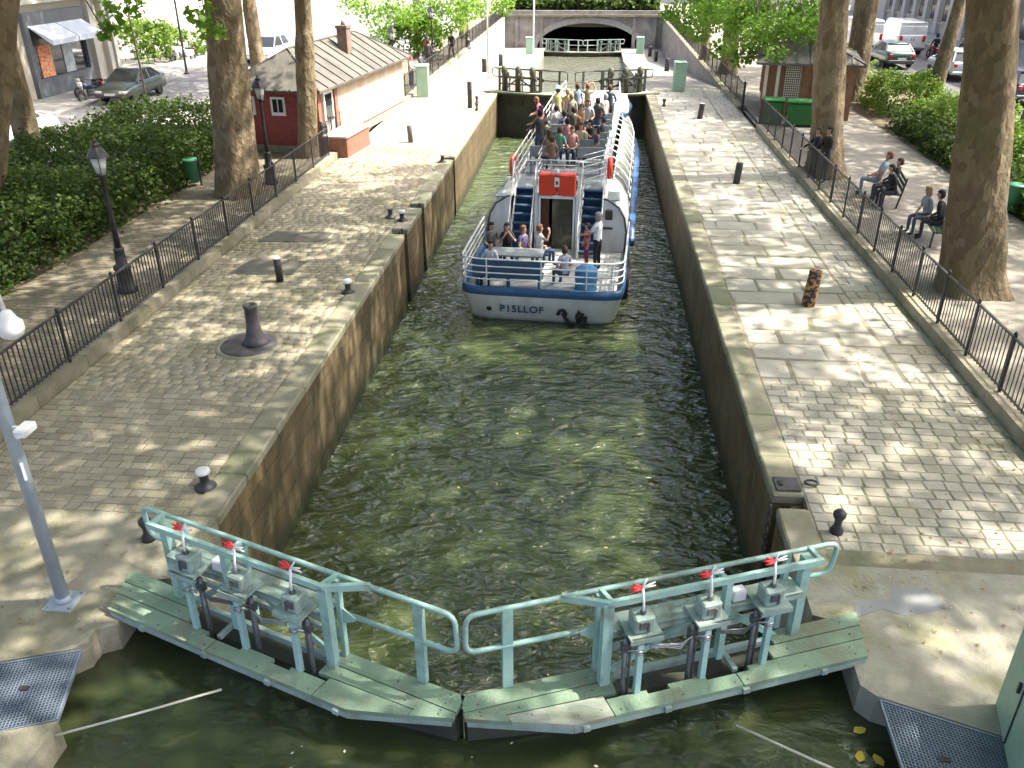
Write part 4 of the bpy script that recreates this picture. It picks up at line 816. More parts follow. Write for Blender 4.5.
# ---- on the upper deck
G2 = 'passengers on the upper deck'; zu = ZU+.01
UP = [
 ('tall person in dark grey shirt and jeans standing by the left upper rail', -1.0, 8.0, 320, (.05,.05,.055), JEAN, BK, 'stand', 'rail', 1.82, {'sleeve':'long'}),
 ('person in bright pink top leaning out at the left upper rail', -1.28, 11.6, 275, (.75,.06,.32), DK, RD, 'stand', 'rail', 1.65, {'lean':22,'long_hair':True}),
 ('person in yellow green shirt and pale blue hat standing on the upper deck', -.95, 13.6, 340, (.55,.55,.16), (.6,.6,.58), BR, 'stand', 'down', 1.74, {'hat':(.40,.62,.80)}),
 ('person in mustard top standing beside the pale blue hat', -.55, 13.4, 20, (.42,.33,.10), DK, BL, 'stand', 'down', 1.7, {}),
 ('person in khaki shirt with raised arms near the bow canopy', .15, 14.6, 10, (.32,.26,.13), (.10,.09,.06), RD, 'stand', 'up', 1.74, {'sleeve':'long'}),
 ('person in dark olive jacket sitting mid deck', -.15, 11.6, 350, (.08,.08,.05), DK, BK, 'sit', 'lap', 1.74, {'sleeve':'long'}),
 ('person in dark blue jacket standing at the right forward rail', 1.05, 14.2, 10, (.03,.07,.13), DK, BR, 'stand', 'rail', 1.76, {'sleeve':'long'}),
 ('person in pale pink shirt sitting against the right rail', .95, 12.9, 300, (.68,.52,.50), JEAN, GR, 'stand', 'down', 1.62, {}),
 ('person in blue shirt sitting on the upper deck between two dark heads', -.45, 11.0, 330, (.08,.14,.26), DK, BK, 'sit', 'lap', 1.7, {}),
 ('brown haired person in tan top sitting near the red locker on the left', -.62, 7.5, 350, (.34,.22,.13), DK, BR, 'sit', 'phone', 1.66, {'long_hair':True}),
 ('person in teal shirt sitting near the red locker', -.32, 8.0, 20, (.10,.36,.30), JEAN, BR, 'sit', 'lap', 1.66, {}),
 ('dark haired person in rose top sitting in the middle of the crowd', -.2, 9.5, 340, (.50,.20,.22), DK, BK, 'sit', 'phone', 1.7, {}),
 ('person in cream jacket and grey trousers sitting on the aisle', .35, 8.6, 200, (.60,.54,.38), (.13,.12,.11), BR, 'sit', 'lap', 1.74, {'sleeve':'long','long_hair':True}),
 ('person in black shirt with pale arms sitting on the aisle', .62, 9.2, 240, (.012,.012,.014), DK, BK, 'sit', 'phone', 1.72, {}),
 ('person in navy jacket sitting by the right upper rail', 1.02, 9.9, 280, (.025,.035,.08), DK, BK, 'sit', 'lap', 1.7, {'sleeve':'long'}),
 ('person in pink striped top sitting beside the cream jacket', .08, 8.2, 180, (.62,.25,.25), JEAN, BR, 'sit', 'lap', 1.66, {}),
 ('person in brown top sitting low behind the locker rail', -.45, 6.7, 350, (.22,.12,.08), DK, BR, 'sit', 'lap', 1.6, {}),
 ('person in dark green jacket sitting left of the aisle', -.95, 9.3, 350, (.06,.10,.07), DK, BR, 'sit', 'lap', 1.72, {'sleeve':'long'}),
 ('person in grey hooded top sitting at the left rail, mid deck', -1.1, 10.4, 340, (.28,.28,.30), DK, BK, 'sit', 'phone', 1.7, {'sleeve':'long'}),
 ('red haired person in black dress sitting right of the rose top', .18, 9.9, 30, (.03,.025,.03), DK, RD, 'sit', 'lap', 1.66, {'long_hair':True}),
 ('person in orange brown shirt sitting behind the olive jacket', .1, 12.6, 0, (.45,.20,.08), JEAN, BR, 'sit', 'lap', 1.72, {}),
 ('person in light grey shirt standing in the aisle', .42, 11.0, 200, (.45,.46,.48), JEAN, BR, 'stand', 'one', 1.7, {}),
 ('person in dark purple top sitting near the right rail', .9, 8.3, 250, (.10,.05,.12), DK, BK, 'sit', 'lap', 1.68, {'long_hair':True}),
 ('person in faded red top standing at the left rail behind the grey shirt', -1.15, 9.6, 300, (.40,.12,.10), JEAN, BR, 'stand', 'rail', 1.68, {}),
 ('person in beige jacket standing in the middle of the upper deck', -.3, 12.2, 340, (.38,.31,.22), DK, BL, 'stand', 'down', 1.72, {'sleeve':'long'}),
 ('person in dark top standing right of the aisle', .75, 11.2, 30, (.05,.05,.06), JEAN, BK, 'stand', 'phone', 1.74, {}),
 ('person in pale yellow top sitting before the raised arms', .3, 13.4, 350, (.62,.56,.30), DK, BR, 'sit', 'lap', 1.66, {}),
 ('person in steel blue shirt standing behind the mustard top', -.25, 14.4, 330, (.16,.24,.34), DK, BR, 'stand', 'down', 1.76, {}),
 ('person in white top sitting behind the yellow green shirt', -.85, 12.1, 330, (.74,.72,.72), (.5,.5,.52), BK, 'sit', 'lap', 1.7, {}),
]
for (lb, x, y, f, s, l, hr, po, ar, h, kw) in UP: P_(lb, x, y, zu, f, s, l, hr, po, ar, h, group=G2, **kw)
# ---- on the left bank
G3 = 'people strolling left of the tunnel'
for (lb, x, y, f, s, l, hr, po, ar, h) in [
 ('person in black walking beside the hut wall', -12.2, 53.0, 190, (.02,.02,.025), DK, BK, 'walk', 'down', 1.75),
 ('person in red top and dark jeans walking behind the far lamp', -10.6, 57.5, 10, (.36,.06,.06), JEAN, BR, 'walk', 'down', 1.7),
 ('person in dark coat standing back towards the sunny street', -9.9, 54.0, 350, (.045,.05,.05), DK, BK, 'stand', 'down', 1.8),
 ('person in maroon top leaning on the far left railing', -9.85, 48.2, 110, (.25,.05,.06), DK, BR, 'stand', 'rail', 1.72),
 ('person in white and red top at the far left railing', -9.6, 47.2, 110, (.66,.50,.48), JEAN, RD, 'stand', 'rail', 1.66),
 ('person in dark blue top at the far left railing', -9.4, 48.8, 100, (.08,.09,.16), DK, BK, 'stand', 'rail', 1.7),
 ('distant person in black near the far left railing', -9.4, 60.0, 200, (.03,.03,.03), DK, BK, 'walk', 'down', 1.75)]:
    person(lb, (x,y,.06), f, s, l, hr, po, ar, h, group=G3, sleeve='long')
# ---- on the right bank
person('person in black dress standing at the right railing under the tree', (7.36,28.8,.06), 250, (.018,.016,.02), (.018,.016,.02), BR, 'stand', 'rail', 1.7, sleeve='long', group='couple at the right railing')
person('person in dark coat standing just behind the black dress', (7.62,28.5,.06), 250, (.03,.027,.027), (.03,.03,.05), BK, 'stand', 'lap', 1.78, sleeve='long', group='couple at the right railing')
# ================================================================== TREES AND PLANTS
def leaves(centers, radii, n, size, rg, flatten=.6, shell=0.0):
    """n leaf blades scattered round each clump centre; returns V,F arrays (two folded quads per leaf)"""
    C = np.repeat(np.asarray(centers, float), n, axis=0); Rr = np.repeat(np.asarray(radii, float), n); N = len(C)
    d = rg.normal(size=(N,3)); d /= np.linalg.norm(d, axis=1, keepdims=True); rad = (shell+(1-shell)*rg.random(N))**(1/2.2) if shell < 1 else np.ones(N)
    P = C+d*(Rr*rad)[:,None]*np.array([1,1,flatten])
    nrm = rg.normal(size=(N,3))*.75+d*.5+np.array([0,0,.75]); nrm /= np.linalg.norm(nrm, axis=1, keepdims=True)
    t = np.cross(nrm, rg.normal(size=(N,3))); t /= np.linalg.norm(t, axis=1, keepdims=True); s = np.cross(nrm, t)
    L = size*(.65+.7*rg.random(N))[:,None]; W = L*(.36+.14*rg.random(N))[:,None]; f = nrm*L*.14
    V = np.stack([P-t*L*.5, P-t*L*.1+s*W+f, P+t*L*.5, P-t*L*.1-s*W+f], 1).reshape(-1,3)
    F = np.arange(N*4).reshape(-1,4); return V, F
def trunk_mesh(name, r, h, lean, rg, m, limbs=True, flare=1.45, fork=7.0):
    b = MB(); n = 28; vs = []; fs = []; zs = [0,.12]+list(np.arange(.3, 8.0, .28))+[h*.72,h*.86,h]; ph = [rg.random()*6.28 for _ in range(8)]
    knots = [(rg.random()*6.28, .8+rg.random()*6, .10+.12*rg.random(), .05+.07*rg.random()) for _ in range(7)]
    for i, z in enumerate(zs):
        t = z/h; rr = r*(1-.55*t)*(1+(flare-1)*math.exp(-z/.45)); cx, cy = lean[0]*z+.05*r*math.sin(z*.9+ph[4]), lean[1]*z+.05*r*math.sin(z*.7+ph[5])
        for j in range(n):
            a = 2*math.pi*j/n; q = 1+.055*math.sin(3*a+ph[0]+z*.4)+.045*math.sin(5*a+ph[1]-z*.6)+.022*math.sin(9*a+ph[3]+z*1.7)+.02*math.sin(2*a+z*2.3+ph[6])+.014*rg.normal()+.13*math.exp(-z/.45)*max(0,math.sin(4*a+ph[2]))
            for (ka, kz, ks, kh) in knots:
                da = abs((a-ka+math.pi) % (2*math.pi)-math.pi)*rr; q += kh*math.exp(-(da*da+(z-kz)**2)/(2*ks*ks))
            vs.append((cx+rr*q*math.cos(a), cy+rr*q*math.sin(a), z))
    for i in range(len(zs)-1):
        for j in range(n): fs.append((i*n+j, i*n+(j+1)%n, (i+1)*n+(j+1)%n, (i+1)*n+j))
    fs.append(tuple((len(zs)-1)*n+j for j in range(n))); b.add(vs, fs, 0, True)
    if limbs:
        for q in range(7):
            a = 2*math.pi*q/7+rg.random()*.6; z0 = fork+rg.random()*(h-fork)*.8; L = 3.5+rg.random()*3; base = Vector((lean[0]*z0, lean[1]*z0, z0)); d = Vector((math.cos(a), math.sin(a), .55+rg.random()*.5))
            p = [base, base+d*L*.35+Vector((0,0,.15)), base+d*L*.7+Vector((0,0,.5)), base+d*L+Vector((0,0,1.2))]; b.tube(p, [r*.42,r*.3,r*.19,r*.06], 8)
    return b.mesh(name, m)
def crown_mesh(name, seed, R0, z0, z1, clumps, per, size, m, rcl=1.0):
    rg = np.random.default_rng(seed); cs = []
    while len(cs) < clumps:
        p = rg.uniform(-1, 1, 3)
        if p[0]**2+p[1]**2+p[2]**2 < 1: cs.append((p[0]*R0, p[1]*R0, (z0+z1)/2+p[2]*(z1-z0)/2))
    V, F = leaves(cs, rcl*(.6+.8*rg.random(clumps)), per, size, rg); return np_mesh(name, V, F, m)
CROWN = [crown_mesh('crown', 11+i, 6.3, 8.3, 18.5, 210, 34, .27, M['leaf'], .95) for i in range(3)]
CROWN_X = [crown_mesh('crown', 71+i, 8.0, 8.4, 19.5, 350, 34, .28, M['leaf'], 1.0) for i in range(2)]
CROWN_S = [crown_mesh('crown', 41+i, 3.6, 8.2, 14.5, 95, 30, .26, M['leaf'], .9) for i in range(2)]
def plane_tree(label, x, y, r, lean=(0,0), seed=0, h=13.0, crown='big', moss=False, fork=7.4, twigs=None, group='plane trees along the canal', cs=1.0, cz=0.0, off=(0,0), z=0.0, flare=1.35):
    rg = np.random.default_rng(100+seed); o = thing('plane_tree', label, 'tree', (x,y,z), group=group)
    link('trunk', trunk_mesh('trunk', r, h, lean, rg, M['bark_moss' if moss else 'bark'], fork=fork, flare=flare), o)
    c = link('crown', {'big':CROWN,'small':CROWN_S,'huge':CROWN_X}[crown][seed % (3 if crown == 'big' else 2)], o, (lean[0]*9+off[0], lean[1]*9+off[1], cz), rg.random()*6.28); c.scale = (cs, cs, 1.0)
    if twigs:       # low hanging sprays (cx,cy,cz,r,n) in world coordinates
        tw = MB(); Vs = []; n = 0
        cs_ = [(t[0]-x, t[1]-y, t[2]) for t in twigs]
        for t, q in zip(twigs, cs_): tw.tube([(q[0]*.35,q[1]*.35,8.2), (q[0]*.8,q[1]*.8,q[2]+1.6), (q[0],q[1],q[2])], [.06,.035,.012], 6)
        link('low_branch', tw.mesh('low_branch', M['bark']), o)
        Fs = []; off = 0
        for t, q in zip(twigs, cs_):
            fr = y > 50; V, F = leaves([q], [t[3]*(1.25 if fr else 1)], int(t[4]*(2.6 if fr else 1)), .20 if fr else .24, rg, .8); Vs.append(V); Fs.append(F+off); off += len(V)
        link('low_foliage', np_mesh('low_foliage', np.vstack(Vs), np.vstack(Fs), M['leaf_light']), o)
    return o
# left row
plane_tree('big plane tree trunk left, in front of the red hut', -10.95, 25.6, .66, (.07,.0), 1, twigs=[(-9.7,22.3,5.5,.45,40),(-9.45,22.2,5.1,.4,36)], crown='huge', off=(3.2,-1.5), flare=1.12)
plane_tree('slender plane tree against the corner of the red hut', -10.28, 30.9, .36, (.07,.0), 2, crown='small', flare=1.12)
plane_tree('leaning plane tree at the far left edge behind the hedge', -17.9, 26.2, .40, (.02,0), 3, flare=1.1, twigs=[(-14.7,27,5.3,.4,36),(-14.5,27,4.85,.42,36),(-14.1,27.2,5.3,.4,30),(-15.0,27,4.6,.35,26)])
plane_tree('nearer trunk filling the upper left corner', -15.75, 20.0, .55, (.38,.0), 4, flare=1.1, off=(-2,0))
plane_tree('thinner plane tree behind the big left trunk', -19.2, 50.5, .42, (-.01,0), 5, crown='huge')
plane_tree('thin dark tree rising behind the hut ridge', -15.0, 46.5, .34, (.02,0), 6, crown='huge', off=(-2.5,-3))
plane_tree('far tree between hut chimney and square', -12.8, 66.0, .30, (0,0), 7, crown='small')
plane_tree('far thin tree right of the hut roof', -10.6, 74.0, .30, (0,0), 8, crown='small', twigs=[(-13.0,62,2.5,.9,130),(-11.2,62,3.0,1.0,160),(-8.9,60,2.5,.8,120),(-10.2,60,1.9,.8,120),(-7.7,62,3.2,.9,130),(-13.6,58,2.0,.8,110),(-12.0,60,2.6,.9,130),(-16,60,3.5,.8,90),(-6.3,63,3.3,.8,100),(-14.5,59,3.2,1.0,130),(-9.8,61,3.5,1.0,140),(-8.2,58,3.4,.9,130),(-12.6,57,3.3,.9,120)])
# right row
plane_tree('massive mossy plane tree trunk at the right edge', 8.75, 18.9, .62, (-.17,.0), 9, moss=True, crown='huge', off=(-2.4,0), flare=1.3)
plane_tree('tall plane tree behind the couple at the right railing', 7.95, 29.6, .54, (-.10,.0), 10, crown='big', off=(-2.6,-2.6), flare=1.4)
plane_tree('dark tree right of the lower chamber behind leafy sprays', 8.05, 54.6, .48, (-.01,0), 12, crown='small', twigs=[(4.4,54,3.4,.6,80),(5.5,54,2.9,.8,120),(6.9,52,3.5,1.0,170),(5.9,52,2.5,.6,70),(7.45,48,3.1,.9,150),(8.9,48,3.6,1.0,170),(8.2,46,2.4,.8,140),(7.3,46,2.0,.6,80),(9.5,46,3.3,.9,150),(9.9,46,4.2,.9,150),(6.9,50,1.9,.6,80),(8.9,46,2.1,.6,80),(7.8,50,4.3,1.0,170),(6.2,53,4.2,.9,150),(11.0,47,3.4,.9,130),(8.2,47,4.2,1.0,150),(7.0,47,3.9,.9,140),(6.1,50,3.7,.9,130),(9.2,45,2.9,.9,130),(10.4,45,3.6,1.0,140),(8.0,45,3.2,.9,130),(8.3,41.5,3.7,.8,90),(9.3,40.6,3.6,.7,80),(7.4,42,3.4,.8,90),(9.9,41.5,4.0,.8,90),(8.0,40.3,2.7,.5,40)])
plane_tree('thinner dark tree farther along the right railing', 7.3, 60.5, .30, (-.01,0), 13, crown='small', twigs=[(6.6,60,3.2,1.0,160),(6.0,60.5,4.0,.9,130),(7.6,59.5,3.4,1.0,160)])
plane_tree('slim leaning plane tree between bushes and street on the right', 15.42, 41.8, .34, (.07,0), 14, flare=1.1)
plane_tree('dark tree beside the white vans', 15.05, 54.0, .36, (-.03,0), 15, flare=1.1, moss=True)
# rows outside the picture that shade the quays
for i, (x, y, cr, cs, cz, off) in enumerate([(9.3,9.5,'huge',1.0,0,(-5.2,0)),(8.6,0,'huge',1,0,(-5,0)),(16.5,12,'big',1.1,1,(0,0)),(16.8,24,'big',1.1,0,(0,0)),(16.2,33.5,'big',.95,0,(0,0)),(16.0,1.5,'big',1,0,(0,0)),(13.0,45.5,'small',.75,0,(0,0)),(-11,11.5,'huge',1.0,0,(4.5,0)),(-11,-1,'huge',1.0,0,(4,0))]):
    plane_tree(['plane tree outside the frame at the right railing','plane tree beyond the right edge near the camera','tall plane tree on the right street row, out of view','spreading plane tree behind the right bushes','plane tree at the street edge behind the right bin','plane tree on the right street beside the camera','small crowned plane tree behind the right hut','plane tree outside the frame at the left railing','plane tree beyond the left edge beside the camera'][i], x, y, .5, (0,0), 20+i, crown=cr, cs=cs, cz=cz, off=off, group='plane trees outside the frame')
# sapling
o = thing('sapling', 'thin young street tree behind the left hedge', 'tree', (-18.9,36.2,0)); b = MB(); b.tube([(0,0,0),(.02,0,2),(-.05,.05,4),(-.1,0,6.5)], [.045,.04,.035,.02], 8); b.build('trunk', M['twig'], o)
V, F = leaves([(-.1,0,6.6),(.3,.2,5.8),(-.5,-.1,6.0)], [.7,.5,.5], 60, .2, rng); link('crown', np_mesh('crown', V, F, M['leaf_light']), o)
M['hedge_core'] = mat('hedge_core', (.02,.028,.012), .95)
# hedges: a dark twiggy core and a leafy shell
def hedge(label, poly_pts, w, h, per_m, size, m, lumpy=.25, group=None, name='hedge', z0=.02, core=True):
    """poly_pts: centre line; w width; h height"""
    P = [Vector((p[0],p[1],0)) for p in poly_pts]; O = P[0]; o = thing(name, label, 'hedge' if name == 'hedge' else 'bush', (O.x,O.y,z0), group=group)
    rg = np.random.default_rng(abs(hash(label)) % 1000 if False else len(label)*7); cs = []; rs = []; b = MB()
    for i in range(len(P)-1):
        a, e = P[i]-O, P[i+1]-O; L = (e-a).length; t = (e-a)/L; s = Vector((-t.y, t.x, 0)); n = int(L*per_m)
        for _ in range(n):
            u = rg.random()*L; side_ = rg.random()
            hh = h*(1+lumpy*(math.sin(u*1.1+i)*.5+rg.normal()*.25)); q = a+t*u
            if side_ < .45: p = q+s*(rg.random()-.5)*w; z = hh
            elif side_ < .85: p = q+s*(-w/2 if rg.random() < .5 else w/2)*(1+rg.normal()*.08); z = rg.random()**.8*hh
            else: p = q+s*(rg.random()-.5)*w; z = rg.random()*hh
            cs.append((p.x,p.y,max(z-.1,.12))); rs.append(.20+.22*rg.random())
        if name == 'hedge': b.box(((a+e)/2+Vector((0,0,h*.28))), (w*.66, L*.9, h*.56), rz=math.atan2(t.y,t.x)-math.pi/2)
        for u in np.arange(.2, L, .5):
            for sg in (-.35,.35): q = a+t*u+s*sg*w; b.tube([(q.x,q.y,0),(q.x+.05,q.y,h*.5)], .02, 5)
    if core: b.build('branches', M['hedge_core'], o)
    V, F = leaves(cs, rs, 16, size, rg, .9); link('foliage', np_mesh('foliage', V, F, m), o)
    return o
hedge('thick dark green hedge behind the left promenade', [(-15.6,6),(-15.5,20),(-15.7,33.2)], 4.7, 1.45, 150, .115, M['hedge_leaf'], .3)
hedge('low clipped dark hedge along the right promenade', [(13.0,12),(13.0,29),(13.3,38.5)], 1.2, .85, 45, .13, M['hedge_leaf'], .12)
for (lb, x, y, w, h, L, m) in [('bright leafy bush beside the right promenade, nearest the vans', 14.2,40.5,2.4,1.35,4.0,'bush_leaf'), ('sunlit yellow green bush in front of the silver car', 14.8,34.5,2.6,1.25,4.5,'bush_leaf'), ('loose green bush behind the massive mossy trunk', 15.1,29,2.6,1.2,4.5,'bush_leaf'), ('shaded bush behind the right bin', 14.9,23.2,2.8,1.25,5,'hedge_leaf'), ('green bush behind the right hut', 12.9,47.5,2.6,1.4,5,'bush_leaf')]:
    hedge(lb, [(x,y),(x+.2,y+L)], w, h, 110, .12, M[m], .4, 'bushes between right promenade and street', 'bush')
hedge('rounded bush beside the utility pole on the far left', [(-30.5,57),(-28.3,62)], 3.2, 1.9, 40, .22, M['bush_leaf'], .4, 'far left bushes', 'bush')
hedge('yellow green bush behind the hut roof', [(-13.5,61),(-11.2,63)], 2.4, 1.8, 60, .22, M['bush_leaf'], .5, 'far left bushes', 'bush')
hedge('dark hedge on the terrace above the tunnel', [(-9.0,97.5),(6.6,97.5)], 2.6, 1.6, 60, .3, M['hedge_leaf'], .2, z0=.15)
# ================================================================== RAILINGS AND STREET FURNITURE
def railing(label, path, h=1.0, sp=.125, post=1.95, z0=.22, group='iron railings', single=400, bar_r=.009):
    P = [Vector(p) for p in path]; O = P[0].copy(); O.z = 0; o = thing('railing', label, 'railing', tuple(O), group=group)
    bm_ = MB(); bm_.box((0,0,h/2),(bar_r*2,bar_r*2,h-.1)); bar = bm_.mesh('bar', M['iron']); pm = MB(); pm.box((0,0,h/2),(.045,.045,h+.05)); pm.lathe([(.03,h+.02),(.035,h+.05),(.0,h+.09)], n=8); pst = pm.mesh('post', M['iron']); nb = 0
    for i in range(len(P)-1):
        a, e = P[i]-O, P[i+1]-O; L = (e-a).length; dz = Vector((0,0,z0))
        for zz, w in ((.10,.03),(h-.03,.045)):
            c = MB(); c.bar(a+dz+Vector((0,0,zz)), e+dz+Vector((0,0,zz)), w, .03); c.build('rail', M['iron'], o)
        n = max(1, round(L/post))
        for k in range(n+(i == len(P)-2)): link('post', pst, o, a.lerp(e, k/n)+dz)
        nn = int(L/sp)
        for k in range(nn):
            q = a.lerp(e, (k+.5)/nn)
            if (k+.5)/nn*n % 1 < .03: continue
            link('bar', bar, o, q+dz); nb += 1
    return o
railing('black iron railing along the left promenade up to the red hut', [(-9.37,9.5,0),(-9.37,30.4,0),(-9.75,31.0,0)])
railing('black iron railing along the right promenade beside the benches', [(7.12,10.5,0),(7.12,37.3,0)], sp=.13, post=1.45, z0=.24, h=1.05, bar_r=.007)
railing('far left iron railing running on to the tunnel roof', [(p[0],p[1],p[2]) for p in RAMP_L], sp=.2, post=2, z0=.1)
railing('far right iron railing running on to the tunnel roof', [(p[0],p[1],p[2]) for p in RAMP_R], sp=.2, post=2, z0=.1)
railing('short railing on the planter wall beside the red hut', [(-9.75,31.1,.0),(-9.72,33.4,0)], sp=.14, post=1.1, z0=.5, h=.7)
# gate posts where the right railing opens
for y, lb in ((37.6,'square black gate post at the near side of the right railing gap'), (42.3,'square black gate post at the far side of the right railing gap')):
    b = MB(); b.box((0,0,.6),(.10,.10,1.2)); b.lathe([(.08,1.2),(.08,1.23),(0,1.3)], n=8); tag(b.build('gate_post', M['iron'], None, (7.1,y,0)), lb, 'post', 'posts of the right railing gap')
def street_lamp(label, x, y, h=3.4, proto=[]):
    if proto: return dup(proto[0], (x,y,.05), 0, label)
    o = thing('street_lamp', label, 'street lamp', (x,y,.05), group='black cast iron lamp posts'); proto.append(o)
    b = MB(); b.lathe([(.23,0),(.23,.10),(.19,.13),(.17,.55),(.20,.60),(.20,.66),(.13,.70),(.11,1.0),(.12,1.04),(.12,1.08),(.075,1.12)], n=8); b.build('base', M['iron'], o)
    b = MB(); b.lathe([(.07,1.1),(.055,1.9),(.045,2.72),(.07,2.74),(.07,2.78),(.03,2.80)], n=12); b.build('shaft', M['iron'], o)
    b = MB(); b.lathe([(.115,2.86),(.20,3.22)], n=6); ln = b.build('lantern_glass', M['glass_pale'], o)
    b = MB()
    for j in range(6): a = 2*math.pi*j/6; b.bar((.118*math.cos(a),.118*math.sin(a),2.85),(.205*math.cos(a),.205*math.sin(a),3.23),.016)
    b.lathe([(.13,2.80),(.13,2.86)], n=6); b.build('lantern_frame', M['iron'], ln)
    b = MB(); b.lathe([(.25,3.22),(.23,3.26),(.13,3.42),(.08,3.44),(.09,3.50),(.03,3.54),(.04,3.58),(.0,3.62)], n=6, smooth=False); b.build('lantern_cap', M['iron'], o)
    return o
street_lamp('black lamp post in front of the dark left hedge', -10.30, 17.23).scale = (1,1,.94); street_lamp('black lamp post between big trunk and red hut', -10.32, 26.9)
street_lamp('black lamp post at the far end of the red hut', -10.05, 45.0); street_lamp('distant lamp post among the strollers', -10.5, 58.9); street_lamp('farthest lamp post by the left railing', -9.2, 66.5)
street_lamp('lamp post beside the right hut, partly behind a trunk', 9.2, 36.6)
# bollards
def bollard(name, label, x, y, prof, m, lean=0, top=None, n=16, group='bollards on the quays'):
    b = MB(); b.lathe(prof, n=n)
    if top is None: o = b.build(name, m, None, (x,y,0)); o.rotation_euler = (0,R(lean),0); return tag(o, label, 'bollard', group)
    o = thing(name, label, 'bollard', (x,y,0), group=group); o.rotation_euler = (0,R(lean),0); b.build('shaft', m, o); t = MB(); t.lathe(top, n=n); t.build('cap', M['white_grip'] if True else m, o); return o
def cyl(r, h): return [(r,0),(r,h-.02),(r-.015,h)]
stubtop = [(.10,.25),(.105,.27),(.10,.31),(.05,.325)]
bollard('bollard', 'black bollard with white top left of the lock, beside dark patches', -7.12,18.3, cyl(.085,.56), M['iron'], -2, [(.086,.56),(.086,.575),(.02,.58)])
bollard('bollard', 'black bollard in the sun before the red hut', -7.07,33.9, cyl(.10,.66), M['iron_worn'], -3)
bollard('bollard', 'tall slim black post near the far left cabinet', -5.77,41.9, cyl(.11,1.2), M['iron'], 0)
bollard('bollard', 'dark bollard on the right quay, farther one', 4.88,39.9, cyl(.12,.66), M['iron'], 5, [(.12,.66),(.12,.675),(.02,.68)])
bollard('bollard', 'dark leaning bollard on the right quay, middle one', 4.86,28.4, cyl(.115,.68), M['iron'], 4)
bollard('bollard', 'rusty orange bollard on the right quay with dull top', 4.9,17.8, [(.14,0),(.145,.1),(.14,.78),(.13,.80),(.10,.79)], M['bark_rust'], 4)
for (x, y, lb) in ((5.44,66.8,'dark bollard on the right slope, nearest the far cabinet'),(5.8,84.3,'dark bollard low on the right slope, middle one'),(5.45,88.1,'dark bollard low on the right slope, closest to the tunnel'),(-7.6,63.1,'dark bollard on the left slope, nearer one'),(-7.4,72.6,'dark bollard on the left slope, farther one')):
    bollard('bollard', lb, x, y, cyl(.17,.9), M['iron']).location.z = zq(y)
for (x, y, lb, c) in ((-5.33,17.7,'small mooring bollard with white top at the left lock edge, nearest the stern',1),(-5.4,9.9,'small white capped mooring bollard beside the left gate',1),(-5.24,23.3,'small white capped mooring bollard before the ladder slot',1),(-5.64,23.6,'small black mooring bollard beside a white capped one',0),(-5.26,30.6,'far white capped mooring bollard on the left edge',1)):
    bollard('mooring_bollard', lb, x, y, [(.16,0),(.16,.03),(.10,.06),(.065,.1),(.065,.22),(.10,.25)], M['iron'], 0, stubtop if c else None, group='mooring bollards')
for (x, y, lb) in ((-5.35,41.2,'tiny black mooring post by the far left gate'),(-5.6,43.2,'second tiny black mooring post by the far left gate'),(3.5,43.0,'tiny black mooring post on the far right edge'),(3.52,9.6,'black waisted mooring post behind the right gate rail'),(-5.66,8.65,'black waisted mooring post behind the left gate rail')):
    bollard('mooring_bollard', lb, x, y, [(.09,0),(.09,.05),(.05,.12),(.05,.2),(.085,.27),(.085,.32),(.05,.36)], M['iron'], 0, None, group='mooring bollards')
o = thing('capstan', 'old iron capstan post on a round iron plate on the left quay', 'capstan', (-6.55,14.75,0)); b = MB(); b.lathe([(.55,-.02),(.55,.03),(.50,.045)], n=32); b.build('round_plate', M['iron_worn'], o)
b = MB(); b.lathe([(.28,.04),(.22,.12),(.16,.26),(.13,.45),(.125,.78),(.145,.80),(.145,.85),(.10,.86),(.09,.80)], (.12,.05,0), 20); b.build('post', M['iron_worn'], o)
b = MB(); b.lathe([(.66,-.03),(.66,.012),(.56,.013)], n=32); b.build('stone_ring', M['coping'], o)
o = thing('hatch_plate', 'grey metal hatch with mooring ring beside the right lock wall', 'hatch', (3.07,10.66,.02)); b = MB(); b.box((0,0,.02),(.36,.34,.03), bev=.01); b.build('plate', M['iron_worn'], o); b = MB(); b.box((-.1,-.02,.04),(.05,.12,.03)); b.build('hinge', M['iron'], o)
b = MB(); b.tube([(.36+.09*math.cos(a),.06+.07*math.sin(a),.02) for a in np.linspace(0,2*math.pi,13)[:-1]], .018, 6, closed=True); b.build('ring', M['iron'], o)
o = thing('safety_chain', 'dark rusty chain hanging in the right wall slot behind the gate', 'chain', (2.78,10.25,0)); b = MB()
for k in range(16): b.tube([(.0+.03*math.cos(a)*(k%2),.03*math.cos(a)*(1-k%2),-.12-k*.10+.065*math.sin(a)) for a in np.linspace(0,2*math.pi,9)[:-1]], .013, 5, closed=True)
b.build('links', M['iron_worn'], o)['kind'] = 'stuff'
